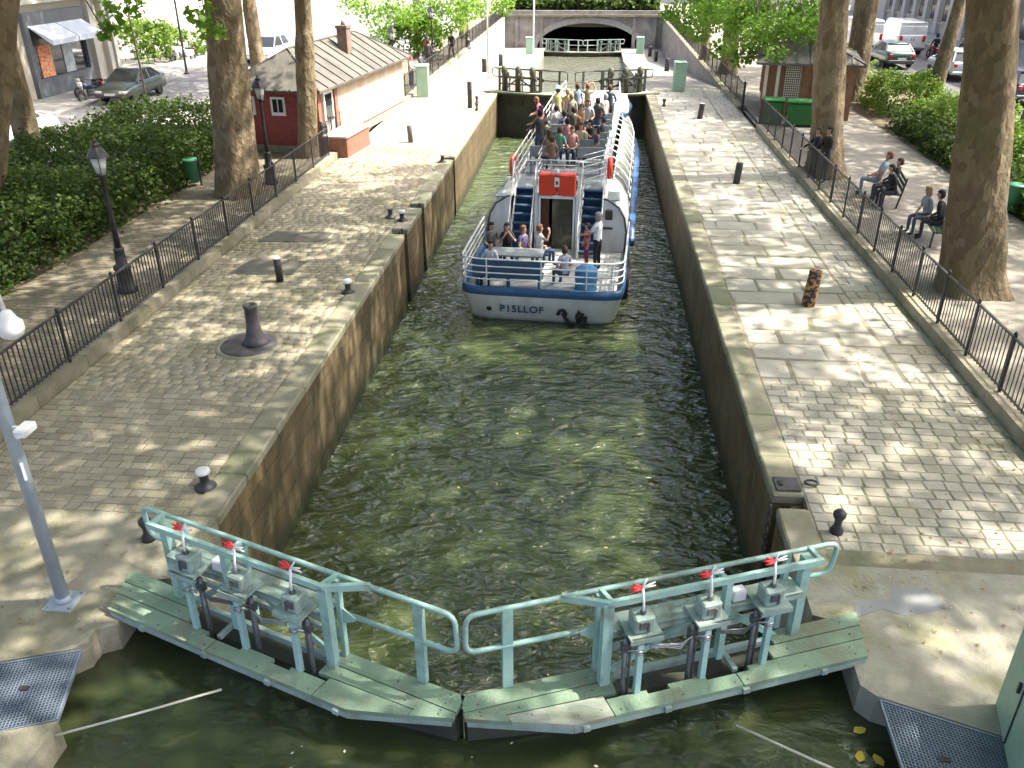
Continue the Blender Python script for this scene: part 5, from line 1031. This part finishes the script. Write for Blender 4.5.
# cabinets, poles, bins, benches
for (x, y, h, w, lb) in ((-8.6,45.0,1.5,.62,'light green cabinet at the far left gate'),(4.6,47.9,1.42,.62,'light green cabinet at the far right gate'),(-6.25,89.3,1.5,.7,'distant pale cabinet left of the tunnel'),(4.6,90.4,1.5,.7,'distant pale cabinet right of the tunnel')):
    o = thing('control_cabinet', lb, 'cabinet', (x,y,zq(y)), R(6), 'green control cabinets'); b = MB(); b.box((0,0,h/2),(w,.5,h), bev=.03); b.build('body', M['cabinet_green'], o); b = MB(); b.extr([(-.28,h),(.28,h),(.28,h+.07),(-.28,h+.02)], 'x', -w/2-.02, w/2+.02); b.build('lid', M['cabinet_green'], o); b = MB(); b.box((0,-.255,h*.5),(w*.8,.012,h*.82)); b.build('door', M['cabinet_green'], o)
for (x, y, r, m, lb) in ((-5.75,49.4,.05,'white_paint','tall white pole on the quay left of the second gates'),(-5.85,89.4,.09,'white_paint','tall white pole left of the tunnel arch'),(-24.5,52.5,.07,'iron_worn','dark utility pole on the sunny left street')):
    o = thing('pole', lb, 'pole', (x,y,zq(y) if x > -9 else 0), group='tall poles'); b = MB(); b.tube([(0,0,0),(0,0,8.5)], [r,r*.7], 10); b.build('shaft', M[m], o); b = MB(); b.lathe([(r*2.2,0),(r*2.2,.05),(r*1.3,.12)], n=10); b.build('foot', M[m], o)
def litter_bin(label, x, y):
    o = thing('litter_bin', label, 'bin', (x,y,.05), group='green litter bins'); b = MB(); b.lathe([(.17,.12),(.24,.80),(.25,.82),(.235,.82),(.16,.16)], n=14); b.build('basket', M['bin_green'], o)
    b = MB(); b.lathe([(.255,.80),(.265,.83),(.255,.86)], n=14); b.build('rim', M['bin_green'], o); b = MB(); b.bar((.24,0,0),(.27,0,.95),.05); b.build('stake', M['iron'], o)
litter_bin('green litter bin on the left promenade before the hedge', -12.75, 26.5); litter_bin('green litter bin at right beside the massive trunk', 12.2, 25.3)
def bench(label, x, y, rz):
    o = thing('bench', label, 'bench', (x,y,.06), rz, 'green slatted benches')
    for k in range(4): b = MB(); b.box((0,-.18+k*.12,.43),(1.7,.09,.03)); b.build('seat_slat', mat('bench_green', (.03,.07,.045), .6) if 'bench_green' not in bpy.data.materials else bpy.data.materials['bench_green'], o)
    for k in range(3): b = MB(); b.box((0,-.27-k*.03,.56+k*.13),(1.7,.03,.09)); b.build('back_slat', bpy.data.materials['bench_green'], o)
    for sx in (-.75,.75):
        b = MB(); b.bar((sx,.2,0),(sx,.18,.43),.045); b.bar((sx,-.2,0),(sx,-.36,.9),.045); b.bar((sx,.2,.41),(sx,-.26,.41),.045); b.build('leg', M['iron'], o)
bench('green bench on the right promenade with three people', 9.0, 26.3, R(80)); bench('green bench on the right promenade near the massive trunk', 9.15, 22.6, R(80))
GB = 'people on the right benches'
person('person in pale blue shirt and light jeans lounging on the far bench', (8.85,26.95,.06), 285, (.36,.46,.56), (.20,.28,.40), RD, 'sit', 'lap', 1.78, group=GB, lean=-18)
person('person in black jacket sitting beside the pale blue shirt', (9.0,26.2,.06), 275, (.02,.02,.024), (.05,.07,.12), BR, 'sit', 'lap', 1.74, sleeve='long', group=GB, lean=-14)
person('person in black top leaning forward at the near end of the far bench', (8.95,25.65,.06), 260, (.022,.02,.022), (.03,.035,.06), BK, 'sit', 'lap', 1.66, sleeve='long', group=GB, lean=15)
person('brown haired person in grey blue top on the near bench', (9.05,23.1,.06), 255, (.30,.34,.40), (.08,.13,.24), BL, 'sit', 'lap', 1.7, sleeve='long', group=GB, long_hair=True, lean=8)
person('dark haired person in black hugging the brown haired one', (9.2,22.5,.06), 290, (.02,.02,.025), (.05,.04,.06), BK, 'sit', 'lap', 1.74, sleeve='long', group=GB, lean=10)
# ================================================================== HUTS
M['hut_side'] = mat('hut_boards', (.50,.40,.32), .8, c2=(.44,.34,.26), scale=2, stretch=(2,2,.4)); M['hut_side2'] = mat('hut_boards_worn', (.46,.35,.27), .8, c2=(.40,.29,.21), scale=2, stretch=(2,2,.4))
hut = thing('red_hut', 'red brick lock keeper hut with grey hipped zinc roof and chimney', 'hut', (-10.0,31.4,0), R(-6))
W_, L_, H_ = 3.25, 10.4, 2.32
b = MB(); b.box((-W_/2, L_/2, H_/2), (W_, L_, H_)); b.build('wall', M['hut_red'], hut)
b = MB(); b.box((-W_/2,L_/2,.15),(W_+.08,L_+.08,.3)); b.build('plinth', M['concrete'], hut)
e = .36; zr = 1.2
A = [(-W_-e,-e,H_),(e,-e,H_),(e,L_+e,H_),(-W_-e,L_+e,H_)]; Rg = [(-W_/2,1.7,H_+zr),(-W_/2,L_-1.7,H_+zr)]
b = MB(); b.add(A+Rg+[(p[0],p[1],H_-.08) for p in A], [(0,1,4),(1,2,5,4),(2,3,5),(3,0,4,5),(9,8,7,6),(0,6,7,1),(1,7,8,2),(2,8,9,3),(3,9,6,0)]); rf = b.build('roof', M['zinc'], hut)
def seam(p, q):
    b = MB(); b.bar(Vector(p)+Vector((0,0,.02)), Vector(q)+Vector((0,0,.02)), .05, .05); b.build('seam', M['zinc'], rf)
for (p, q) in ((A[0],Rg[0]),(A[1],Rg[0]),(A[2],Rg[1]),(A[3],Rg[1]),(Rg[0],Rg[1])): seam(p, q)
for k in range(1, 13):
    y = -e+(L_+2*e)*k/13; t = min(1, (y+e)/(1.7+e), (L_+e-y)/(1.7+e)); seam((e,y,H_), (e+(-W_/2-e)*t, y, H_+zr*t))
for k in range(1, 7):
    x = -W_-e+(W_+2*e)*k/7; t = 1-abs(x+W_/2)/(W_/2+e); seam((x,-e,H_), (x, -e+(1.7+e)*t, H_+zr*t))
b = MB(); b.box((-W_/2+.75,5.6,H_+1.05),(.42,.5,1.2)); b.box((-W_/2+.75,5.6,H_+1.67),(.5,.58,.1)); b.lathe([(.1,0),(.08,.2)], (-W_/2+.75,5.6,H_+1.7), 8); b.build('chimney', mat('sooty_brick', (.15,.10,.08), .9, c2=(.20,.14,.115), scale=4), rf)
for x in (-2.65,-1.45):
    w = MB(); w.box((x,-.02,1.72),(.56,.08,.66)); wf = w.build('window_frame', M['window_white'], hut); w = MB(); w.box((x-.11,-.062,1.74),(.17,.02,.46)); w.box((x+.11,-.062,1.74),(.17,.02,.46)); w.build('pane', M['glass_dark'], wf)
for k in range(13):
    y = 2.0+k*.66; b = MB(); b.box((.03,y,1.35),(.06,.64,1.95)); b.build('side_board', M['hut_side'] if k % 2 else M['hut_side2'], hut)
b = MB(); b.box((.05,1.0,1.3),(.1,.9,1.95)); d = b.build('side_door', M['window_white'], hut); b = MB(); b.box((.105,1.0,1.6),(.02,.6,.9)); b.build('pane', M['glass_dark'], d)
for yy in (.1,1.75): b = MB(); b.box((.06,yy,1.3),(.12,.28,2.2)); b.build('brick_pier', M['brick_plain'], hut)
o = thing('planter_wall', 'low brick planter wall with stone top beside the red hut', 'wall', (-9.35,31.0,0), R(-6)); b = MB(); b.box((.05,1.25,.35),(.9,2.4,.7)); b.build('brickwork', M['brick_plain'], o); b = MB(); b.box((.05,1.25,.74),(1.0,2.5,.08), bev=.02); b.build('top_slab', M['pale_wall'], o)
# right hut
h2 = thing('brick_hut', 'small brick kiosk with trellis and grey hipped roof behind the right railing', 'hut', (7.5,40.2,.05), R(-10))
W2, L2, H2 = 3.8, 4.4, 2.35
b = MB(); b.box((W2/2,L2/2,H2/2),(W2,L2,H2)); b.build('wall', mat('kiosk_brick', (.20,.095,.06), .85, c2=(.25,.125,.08), scale=4, bump=.3), h2)
A = [(-.35,-.35,H2),(W2+.35,-.35,H2),(W2+.35,L2+.35,H2),(-.35,L2+.35,H2)]; top = (W2/2,L2/2,H2+1.0)
b = MB(); b.add(A+[top]+[(p[0],p[1],H2-.1) for p in A], [(0,1,4),(1,2,4),(2,3,4),(3,0,4),(8,7,6,5),(0,5,6,1),(1,6,7,2),(2,7,8,3),(3,8,5,0)]); rf = b.build('roof', M['zinc'], h2)
for p in A: seam(p, top)
for k in range(1, 8):
    x = -.35+(W2+.7)*k/8; t = 1-abs(x-W2/2)/(W2/2+.35); seam((x,-.35,H2), (x,-.35+(L2/2+.35)*t,H2+1.0*t)); y = -.35+(L2+.7)*k/8; t = 1-abs(y-L2/2)/(L2/2+.35); seam((-.35,y,H2), (-.35+(W2/2+.35)*t,y,H2+1.0*t))
for x in (.12,.62): b = MB(); b.box((x,-.06,1.2),(.14,.12,2.4)); b.build('corner_post', M['trellis'], h2)
b = MB()
for k in range(8): b.box((.95+k*.085,-.05,1.45),(.025,.02,1.5)); 
for k in range(16): b.box((1.25,-.065,.75+k*.095),(.68,.02,.025))
b.build('trellis', M['trellis'], h2); b = MB(); b.box((1.25,-.03,1.45),(.66,.03,1.5)); b.build('trellis_recess', M['dark_inside'], h2)
b = MB(); b.box((2.55,-.04,1.5),(.95,.06,1.2)); wf = b.build('window_frame', M['wood_brown'], h2); b = MB(); b.box((2.55,-.08,1.5),(.8,.02,1.05)); b.build('pane', M['glass_dark'], wf)
b = MB(); b.box((-.04,2.2,1.45),(.06,1.1,1.2)); wf = b.build('window_frame', M['wood_brown'], h2); b = MB(); b.box((-.08,2.2,1.45),(.02,.95,1.05)); b.build('pane', M['glass_dark'], wf)
for (x, y, w, lb) in ((7.75,38.7,.9,'green recycling box left of the other at the right hut'),(8.95,38.3,1.3,'wide bright green recycling box before the right hut')):
    o = thing('recycling_box', lb, 'container', (x,y,.06), R(-8), 'green boxes at the right hut'); b = MB(); b.box((0,0,.5),(w,.75,.9), bev=.05); b.build('body', M['box_green'], o); b = MB(); b.box((0,0,1.0),(w+.06,.82,.12), bev=.04); b.build('lid', M['box_green'], o)
    for sx in (-1,1): b = MB(); b.lathe([(.07,-.03),(.07,.03)], n=10); ww = b.build('wheel', M['tyre'], o, (sx*(w/2-.1),-.3,.07)); ww.rotation_euler.y = R(90)
# ================================================================== BUILDINGS
def window(parent, x, y, z, w, h, axis_sign, frame, pane):
    b = MB(); b.box((x,y,z),(.12,w+.16,h+.16)); f = b.build('window', frame, parent); b = MB()
    for sy in (-1,1): b.box((x+axis_sign*.07,y+sy*w*.25,z),(.02,w*.45,h*.94))
    b.build('pane', pane, f); b = MB(); b.box((x+axis_sign*.12,y,z-h/2-.1),(.24,w+.4,.1)); b.build('sill', frame, f)
sb = thing('shop_building', 'stone building with grey shopfront and pale blue awning at far left', 'building', (-27.7,24,0))
b = MB(); b.box((-4,13.2,7),(8,26.6,14)); b.build('wall', M['facade'], sb)
for y in (2.5,6.5,10.5,14.5,19.0,23.0):
    for z in (6.2,9.6): window(sb, .02, y, z, 1.2, 2.0, 1, M['facade_right'], M['glass_dark'])
b = MB(); b.box((.1,13.2,4.55),(.3,26.6,.28)); b.build('string_course', M['facade_right'], sb)
# shopfront, Y 41.5..49.5
y0, y1 = 18.2, 23.6
b = MB(); b.box((.12,(y0+y1)/2,3.75),(.24,y1-y0,.6)); b.box((.12,y0+.15,1.75),(.24,.3,3.4)); b.box((.12,y1-.15,1.75),(.24,.3,3.4)); b.box((.12,(y0+y1)/2,.5),(.2,y1-y0,.95)); sf = b.build('shopfront', M['shop_grey'], sb)
b = MB(); b.box((.04,(y0+y1)/2,2.2),(.06,y1-y0-.6,2.5)); b.build('shop_window', M['glass_dark'], sf)
b = MB(); b.box((.09,y0+1.35,1.75),(.04,1.1,1.5)); b.build('orange_poster', M['orange'], sf); b = MB(); b.box((.09,y0+3.4,1.95),(.04,.9,1.9)); b.build('pale_poster', mat('pale_print', (.55,.62,.62), .6, c2=(.3,.36,.36), scale=3), sf)
for k in range(2):
    ya, yb = y0+.25+k*2.45, y0+2.6+k*2.45; b = MB(); b.add([(.15,ya,3.5),(.15,yb,3.5),(1.35,yb,2.85),(1.35,ya,2.85),(.15,ya,3.47),(.15,yb,3.47),(1.35,yb,2.6),(1.35,ya,2.6)], [(0,1,2,3),(4,7,6,5),(3,2,6,7),(0,3,7,4),(1,5,6,2)]); b.build('awning', M['awning'], sb)
b = MB(); b.box((.06,15.6,1.9),(.14,3.0,3.6)); dd = b.build('side_door', mat('door_grey', (.22,.22,.21), .7, c2=(.26,.26,.25), scale=2), sb); b = MB(); b.box((.16,15.0,2.2),(.03,1.1,1.0)); b.box((.16,16.2,2.2),(.03,1.1,1.0)); b.build('pane', M['glass_dark'], dd); b = MB(); b.box((.17,15.6,1.55),(.05,2.8,.16)); b.box((.17,15.6,2.8),(.05,2.8,.16)); b.box((.17,15.6,2.1),(.05,.14,2.9)); b.build('door_bar', M['facade_right'], dd)
for y in (24.2,25.6,26.3): b = MB(); b.box((.15,y,2.2),(.3,.4,4.4)); b.build('pilaster', M['facade_right'], sb)
rb = thing('pilaster_building', 'pale stone building with tall pilasters along the right street', 'building', (28.8,48,0))
b = MB(); b.box((5,30,7),(10,60,14)); b.build('wall', M['facade_right'], rb)
for k in range(14):
    y = 9+k*2.9; b = MB(); b.box((-.16,y,2.6),(.34,.75,5.2)); b.build('pilaster', M['facade_right'], rb)
    if k < 13: window(rb, -.02, y+1.45, 2.5, 1.3, 2.9, -1, M['facade'], M['glass_dark'])
b = MB(); b.box((-.25,30,5.3),(.5,59,.3)); b.build('cornice', M['facade_right'], rb)
for y in (2.5,5.5): window(rb, -.02, y, 2.4, 1.1, 1.8, -1, M['facade'], M['glass_dark'])
for (x, y, w, l, h, lb) in ((-48,95,14,40,14,'far sunlit pale building behind the left square'),(34,125,60,10,14,'far pale building closing the right street'),(-20,135,40,10,15,'far pale building closing the left street')):
    fb = thing('far_building', lb, 'building', (x,y,0), group='far pale buildings'); b = MB(); b.box((0,0,h/2),(w,l,h)); b.build('wall', M['facade_right'], fb)
    for k in range(6):
        b = MB(); xx = -w/2+w*(k+.5)/6; b.box((xx,-l/2-.02,2.2),(1.4,.1,2.4)); f = b.build('window', M['facade'], fb); b = MB(); b.box((xx,-l/2-.08,2.2),(1.2,.04,2.2)); b.build('pane', M['glass_dark'], f)
# ================================================================== VEHICLES
def wheel(parent, x, y, r, w):
    b = MB(); pr = [(r*.62,-w/2),(r*.95,-w/2),(r,-w*.3),(r,w*.3),(r*.95,w/2),(r*.62,w/2)]; b.lathe(pr, n=18); t = b.build('wheel', M['tyre'], parent, (x,y,r)); t.rotation_euler.y = R(90)
    b = MB(); b.lathe([(r*.64,-w*.42),(r*.60,-w*.5),(r*.2,-w*.40),(r*.2,w*.40),(r*.60,w*.5),(r*.64,w*.42)], n=14); b.build('rim', M['chrome'], t)
def car(label, x, y, rz, c, kind='saloon', group='cars in the streets', plate=(.7,.7,.68)):
    """local +y is the front"""
    o = thing('parked_car' if kind != 'van' else 'white_van', label, 'car' if kind != 'van' else 'van', (x,y,.0 if abs(x) > 15 else .05), rz, group)
    paint = mat('car_paint_%d' % int(sum(c)*1000+x*10), c, .3, .15, coat=.6)
    D = {'saloon': dict(L=4.4,W=1.72,belt=.92,roof=1.40,prof=[(-2.2,.35,.80),(-2.15,.32,.98),(-1.55,.30,1.0),(0,.28,.95),(.85,.28,.93),(1.7,.30,.80),(2.1,.32,.66),(2.2,.36,.52)], cab=[(-1.62,1.0),(-1.05,1.38),(.05,1.41),(.95,.93)], wr=.30, wb=1.32),
         'suv': dict(L=4.2,W=1.78,belt=1.0,roof=1.58,prof=[(-2.1,.42,.95),(-2.06,.36,1.05),(-1.5,.34,1.05),(0,.34,1.02),(.95,.34,1.0),(1.7,.36,.92),(2.0,.38,.80),(2.1,.42,.6)], cab=[(-2.0,1.05),(-1.65,1.54),(.1,1.58),(1.05,1.0)], wr=.34, wb=1.28),
         'van': dict(L=4.9,W=1.95,belt=1.25,roof=2.15,prof=[(-2.45,.42,1.3),(-2.43,.36,1.35),(-1.5,.34,1.35),(0,.34,1.30),(1.3,.34,1.22),(1.9,.36,1.1),(2.35,.38,.95),(2.45,.42,.7)], cab=[(-2.42,1.3),(-2.34,2.12),(.95,2.15),(1.75,1.2)], wr=.33, wb=1.5)}[kind]
    W = D['W']/2; secs = []
    for (yy, zb, zt) in D['prof']:
        k = .90 if abs(yy) > D['L']/2-.04 else (.96 if abs(yy) > D['L']/2-.25 else 1.0)
        secs.append([(-W*k*.92,yy,zb),(-W*k,yy,zb+.18),(-W*k,yy,(zb+zt)/2+.05),(-W*k*.95,yy,zt-.03),(-W*k*.8,yy,zt),(W*k*.8,yy,zt),(W*k*.95,yy,zt-.03),(W*k,yy,(zb+zt)/2+.05),(W*k,yy,zb+.18),(W*k*.92,yy,zb)])
    b = MB(); b.loft(secs); body = b.build('body', paint, o)
    cab = D['cab']; r = D['roof']; tw = W*(.74 if kind != 'van' else .88); bw = W*.94
    (yb0,zb0),(yr0,zr0),(yr1,zr1),(yf,zf) = cab
    b = MB(); b.loft([[(-bw,yb0,zb0-.03),(-tw,yr0,zr0),(tw,yr0,zr0),(bw,yb0,zb0-.03)],[(-bw,yf,zf-.03),(-tw,yr1,zr1),(tw,yr1,zr1),(bw,yf,zf-.03)]], smooth=False); b.build('cabin', paint if kind == 'van' else M['glass_dark'], o)
    b = MB(); b.loft([[(-tw-.02,y_,z_-.05),(-tw*.9,y_,z_+.03),(tw*.9,y_,z_+.03),(tw+.02,y_,z_-.05)] for (y_,z_) in ((yr0-.08,zr0),(yr0+.15,zr0+.01),(yr1-.1,zr1+.01),(yr1+.06,zr1-.01))]); b.build('roof', paint, o)
    if kind == 'van':
        for sx in (-1,1): b = MB(); b.box((sx*.45,yr0-.075,1.2),(.84,.03,1.4), bev=.01); rd = b.build('rear_door', paint, o); b = MB(); b.box((sx*.08,yr0-.11,1.05),(.04,.03,.2)); b.build('handle', M['iron'], rd)
        b = MB(); b.add([(-bw*.9,yf-.02,zf+.05),(bw*.9,yf-.02,zf+.05),(tw*.9,yr1+.06,zr1-.12),(-tw*.9,yr1+.06,zr1-.12)], [(0,1,2,3)]); b.build('windscreen', M['glass_dark'], o)
    else:
        for sx in (-1,1):
            for (ya, yb) in ((yr0+.02,(yr0+yr1)/2-.03),((yr0+yr1)/2+.03,yr1+.35)):
                pass
            b = MB(); b.bar((sx*(bw+.005),yf,zf-.02),(sx*(tw+.01),yr1,zr1-.03),.05,.05); b.build('pillar', paint, o); b = MB(); b.bar((sx*(bw+.005),yb0,zb0-.02),(sx*(tw+.01),yr0,zr0-.03),.09,.06); b.build('pillar', paint, o); b = MB(); b.bar((sx*(bw+.0),(yr0+yr1)/2+.05,zb0-.03),(sx*(tw+.012),(yr0+yr1)/2,zr0-.02),.06,.04); b.build('pillar', paint, o)
            b = MB(); b.box((sx*(W+.06),yf-.25,zf+.03),(.14,.1,.11), bev=.03); b.build('mirror', paint, o)
            b = MB(); b.box((sx*(W+.003),-.25,D['belt']-.16),(.02,.16,.03)); b.build('door_handle', M['iron'], o)
    yf_, yr_ = D['L']/2, -D['L']/2; zl = D['prof'][-2][1]+.22
    for sx in (-1,1):
        b = MB(); b.box((sx*W*.70,yf_-.07,zl+.03),(.34,.12,.15), bev=.03); b.build('headlight', M['glass_pale'], o)
        b = MB(); b.box((sx*W*.78,yr_+.02,D['belt']-.14 if kind != 'van' else 1.1),(.20,.08,.20 if kind != 'van' else .4), bev=.02); b.build('tail_light', flat('tail_red', (.5,.01,.01), .3) if 'tail_red' not in bpy.data.materials else bpy.data.materials['tail_red'], o)
    for ye, nm in ((yf_-.02,'front_bumper'),(yr_+.02,'rear_bumper')):
        b = MB(); b.box((0,ye,.46),(W*1.86,.14,.18), bev=.04); b.build(nm, M['iron_worn'] if kind != 'suv' else paint, o)
        b = MB(); b.box((0,ye+(.08 if ye > 0 else -.08),.50 if ye > 0 else .62),(.50,.02,.11)); b.build('number_plate', flat('plate_%d' % int(ye*100), plate), o)
    for sx in (-1,1):
        for sy in (-1,1): wheel(o, sx*(W-.10), sy*D['wb'], D['wr'], .19)
    return o
car('dark grey green saloon car parked on the left street', -23.35, 43.5, R(180), (.035,.05,.045), 'saloon')
car('white car partly hidden by the leaning trunk at far left', -22.5, 32.0, 0, (.72,.73,.74), 'suv')
car('white van seen from behind, right one of two', 21.7, 67.0, 0, (.74,.75,.76), 'van', 'white vans on the right street')
car('white van seen from behind, left one beside the dark tree', 19.25, 68.4, 0, (.72,.73,.73), 'van', 'white vans on the right street')
car('dark green car half hidden behind the bright bush', 18.9, 59.6, 0, (.02,.06,.04), 'saloon')
car('silver hatchback seen from behind on the right street', 20.9, 54.4, 0, (.55,.57,.58), 'suv')
car('dark blue car cut off by the right edge behind the trunk', 20.9, 46.2, 0, (.03,.04,.06), 'suv')
car('pale parked car on the sunlit square behind the hut', -21.5, 58.5, R(180), (.5,.5,.5), 'suv')
def motorbike(label, x, y, rz, c, scooter=False, lean=0, group='two wheelers'):
    o = thing('motorbike' if not scooter else 'scooter', label, 'motorcycle' if not scooter else 'scooter', (x,y,0 if True else 0), rz, group); o.rotation_euler.y = R(lean); r = .30 if not scooter else .22
    paint = mat('bike_paint_%d' % int(x*10+y), c, .35, .1, coat=.5)
    for yy in (-.70,.70):
        b = MB(); b.tube([(0,yy+(r-.05)*math.cos(a),r+(r-.05)*math.sin(a)) for a in np.linspace(0,2*math.pi,21)[:-1]], .055, 8, closed=True); w = b.build('wheel', M['tyre'], o)
        b = MB(); b.tube([(-.05,yy,r),(.05,yy,r)], .06, 8)
        for a in np.linspace(0, math.pi, 6)[:-1]: b.bar((0,yy-(r-.06)*math.cos(a),r-(r-.06)*math.sin(a)),(0,yy+(r-.06)*math.cos(a),r+(r-.06)*math.sin(a)),.02)
        b.build('spokes', M['chrome'], w)
    b = MB(); b.loft([[(-.10*k,yy,z-.10),(-.14*k,yy,z),(-.08*k,yy,z+h),(.08*k,yy,z+h),(.14*k,yy,z),(.10*k,yy,z-.10)] for (yy,z,h,k) in ((-.45,.62,.12,.8),(-.1,.66,.20,1),(.2,.70,.24,1.1),(.42,.74,.18,.7))]); b.build('tank', paint, o)
    b = MB(); b.box((0,-.05,.42),(.26,.5,.32), bev=.06); b.build('engine', M['oil_steel'], o); b = MB(); b.box((0,-.48,.80),(.28,.62,.10), bev=.04); b.build('seat', M['tyre'], o)
    b = MB(); b.tube([(-.07,.72,r),(-.07,.48,.95)], .025, 6); b.tube([(.07,.72,r),(.07,.48,.95)], .025, 6); b.build('fork', M['chrome'], o); b = MB(); b.tube([(-.36,.36,1.06),(-.1,.46,1.0),(.1,.46,1.0),(.36,.36,1.06)], .018, 6); b.build('handlebar', M['iron'], o)
    b = MB(); b.box((0,.58,.86),(.26,.16,.26), bev=.05); b.build('headlight', paint if scooter else M['glass_pale'], o); b = MB(); b.box((0,-.85,.74),(.24,.10,.16), bev=.03); b.build('tail_light', bpy.data.materials['tail_red'], o); b = MB(); b.tube([(.16,.1,.25),(.18,-.75,.32)], .045, 8); b.build('exhaust', M['chrome'], o)
    if scooter: b = MB(); b.loft([[(-.22,yy,z0),(-.22,yy,z1),(.22,yy,z1),(.22,yy,z0)] for (yy,z0,z1) in ((.34,.24,.30),(.42,.24,.95),(.5,.3,.98))]); b.build('leg_shield', paint, o); b = MB(); b.box((0,-.45,.5),(.34,.7,.42), bev=.1); b.build('rear_body', paint, o)
    return o
motorbike('dark motorcycle parked before the shop beside the saloon', -24.95, 42.5, R(170), (.03,.05,.09), lean=8); motorbike('second dark motorcycle parked close to the shopfront', -25.6, 43.6, R(160), (.02,.02,.025), lean=8)
motorbike('pale scooter parked in front of the far left bush', -27.3, 58.3, R(140), (.7,.7,.7), True); motorbike('red motorcycle with rider on the right street', 22.5, 62.6, 0, (.35,.02,.02)); motorbike('dark motorcycle with rider behind the slim leaning tree', 26.2, 66.5, R(10), (.03,.03,.035))
person('rider in black with helmet on the red motorcycle', (22.5,62.25,.28), 0, (.015,.015,.018), DK, BK, 'sit', 'rail', 1.76, sleeve='long', group='motorcycle riders', hat=(.02,.02,.02)); person('rider in dark jacket on the motorcycle behind the leaning tree', (26.25,66.2,.28), 0, (.02,.02,.025), DK, BK, 'sit', 'rail', 1.76, sleeve='long', group='motorcycle riders', hat=(.08,.03,.03))
# leaves floating by the right grating
for (x, y, a, lb) in ((3.1,6.62,.4,'yellow leaf floating nearest the right apron corner'),(3.02,6.28,1.2,'yellow leaf floating beside the right grating, middle one'),(3.2,6.25,2.0,'yellow leaf floating closest to the right grating')):
    b = MB(); b.add([(-.07,0,.006),(-.02,.05,.014),(.06,.03,.008),(.08,-.01,.016),(.03,-.05,.008),(-.03,-.045,.014)], [(0,5,4,3,2,1)]); tag(b.build('fallen_leaf', flat('yellow_leaf', (.55,.42,.05)), None, (x,y,Z_UP+.002), a), lb, 'leaf', 'yellow leaves on the water')
# ================================================================== LITTER ON GROUND AND WATER
def litter(name, label, n, boxes, z, size, m, rg):
    A = np.array([(b_[1]-b_[0])*(b_[3]-b_[2]) for b_ in boxes]); k = rg.choice(len(boxes), n, p=A/A.sum()); B = np.array(boxes)[k]
    P = np.stack([B[:,0]+(B[:,1]-B[:,0])*rg.random(n), B[:,2]+(B[:,3]-B[:,2])*rg.random(n), np.full(n, z)+rg.random(n)*.006], 1)
    a = rg.random(n)*6.28; t = np.stack([np.cos(a), np.sin(a), rg.normal(size=n)*.12], 1); s = np.stack([-np.sin(a), np.cos(a), rg.normal(size=n)*.12], 1)
    L = size*(.5+rg.random(n))[:,None]; W = L*.6
    V = np.stack([P-t*L*.5, P+s*W*.5, P+t*L*.5, P-s*W*.5], 1).reshape(-1,3); o = link(name, np_mesh(name, V, np.arange(n*4).reshape(-1,4), m)); tag(o, label, kind='stuff'); return o
lr = np.random.default_rng(5)
litter('leaf_litter', 'scattered dry leaf bits on both quays', 2200, [(-9.2,-5.0,6.8,40),(3.3,7.0,6.9,40),(-9.2,-5.6,9,16),(3.5,7,8,16)], .012, .05, mat('dry_leaf', (.20,.13,.05), .9, c2=(.32,.24,.10), scale=9), lr)
litter('pale_debris', 'small pale specks scattered on the quays', 700, [(-9.2,-5.0,6.8,30),(3.3,7.0,6.9,30)], .012, .025, mat('pale_bits', (.45,.42,.35), .9), lr)
litter('floating_specks', 'pale specks floating on the dark upper water', 90, [(-5.1,3.0,2.5,6.2)], Z_UP+.004, .035, mat('foam_speck', (.5,.52,.45), .8), lr)
litter('floating_leaves', 'small leaf bits floating on the lock water', 60, [(-4.8,2.7,9.5,20)], Z_LOCK+.004, .06, mat('wet_leaf', (.35,.32,.12), .7), lr)
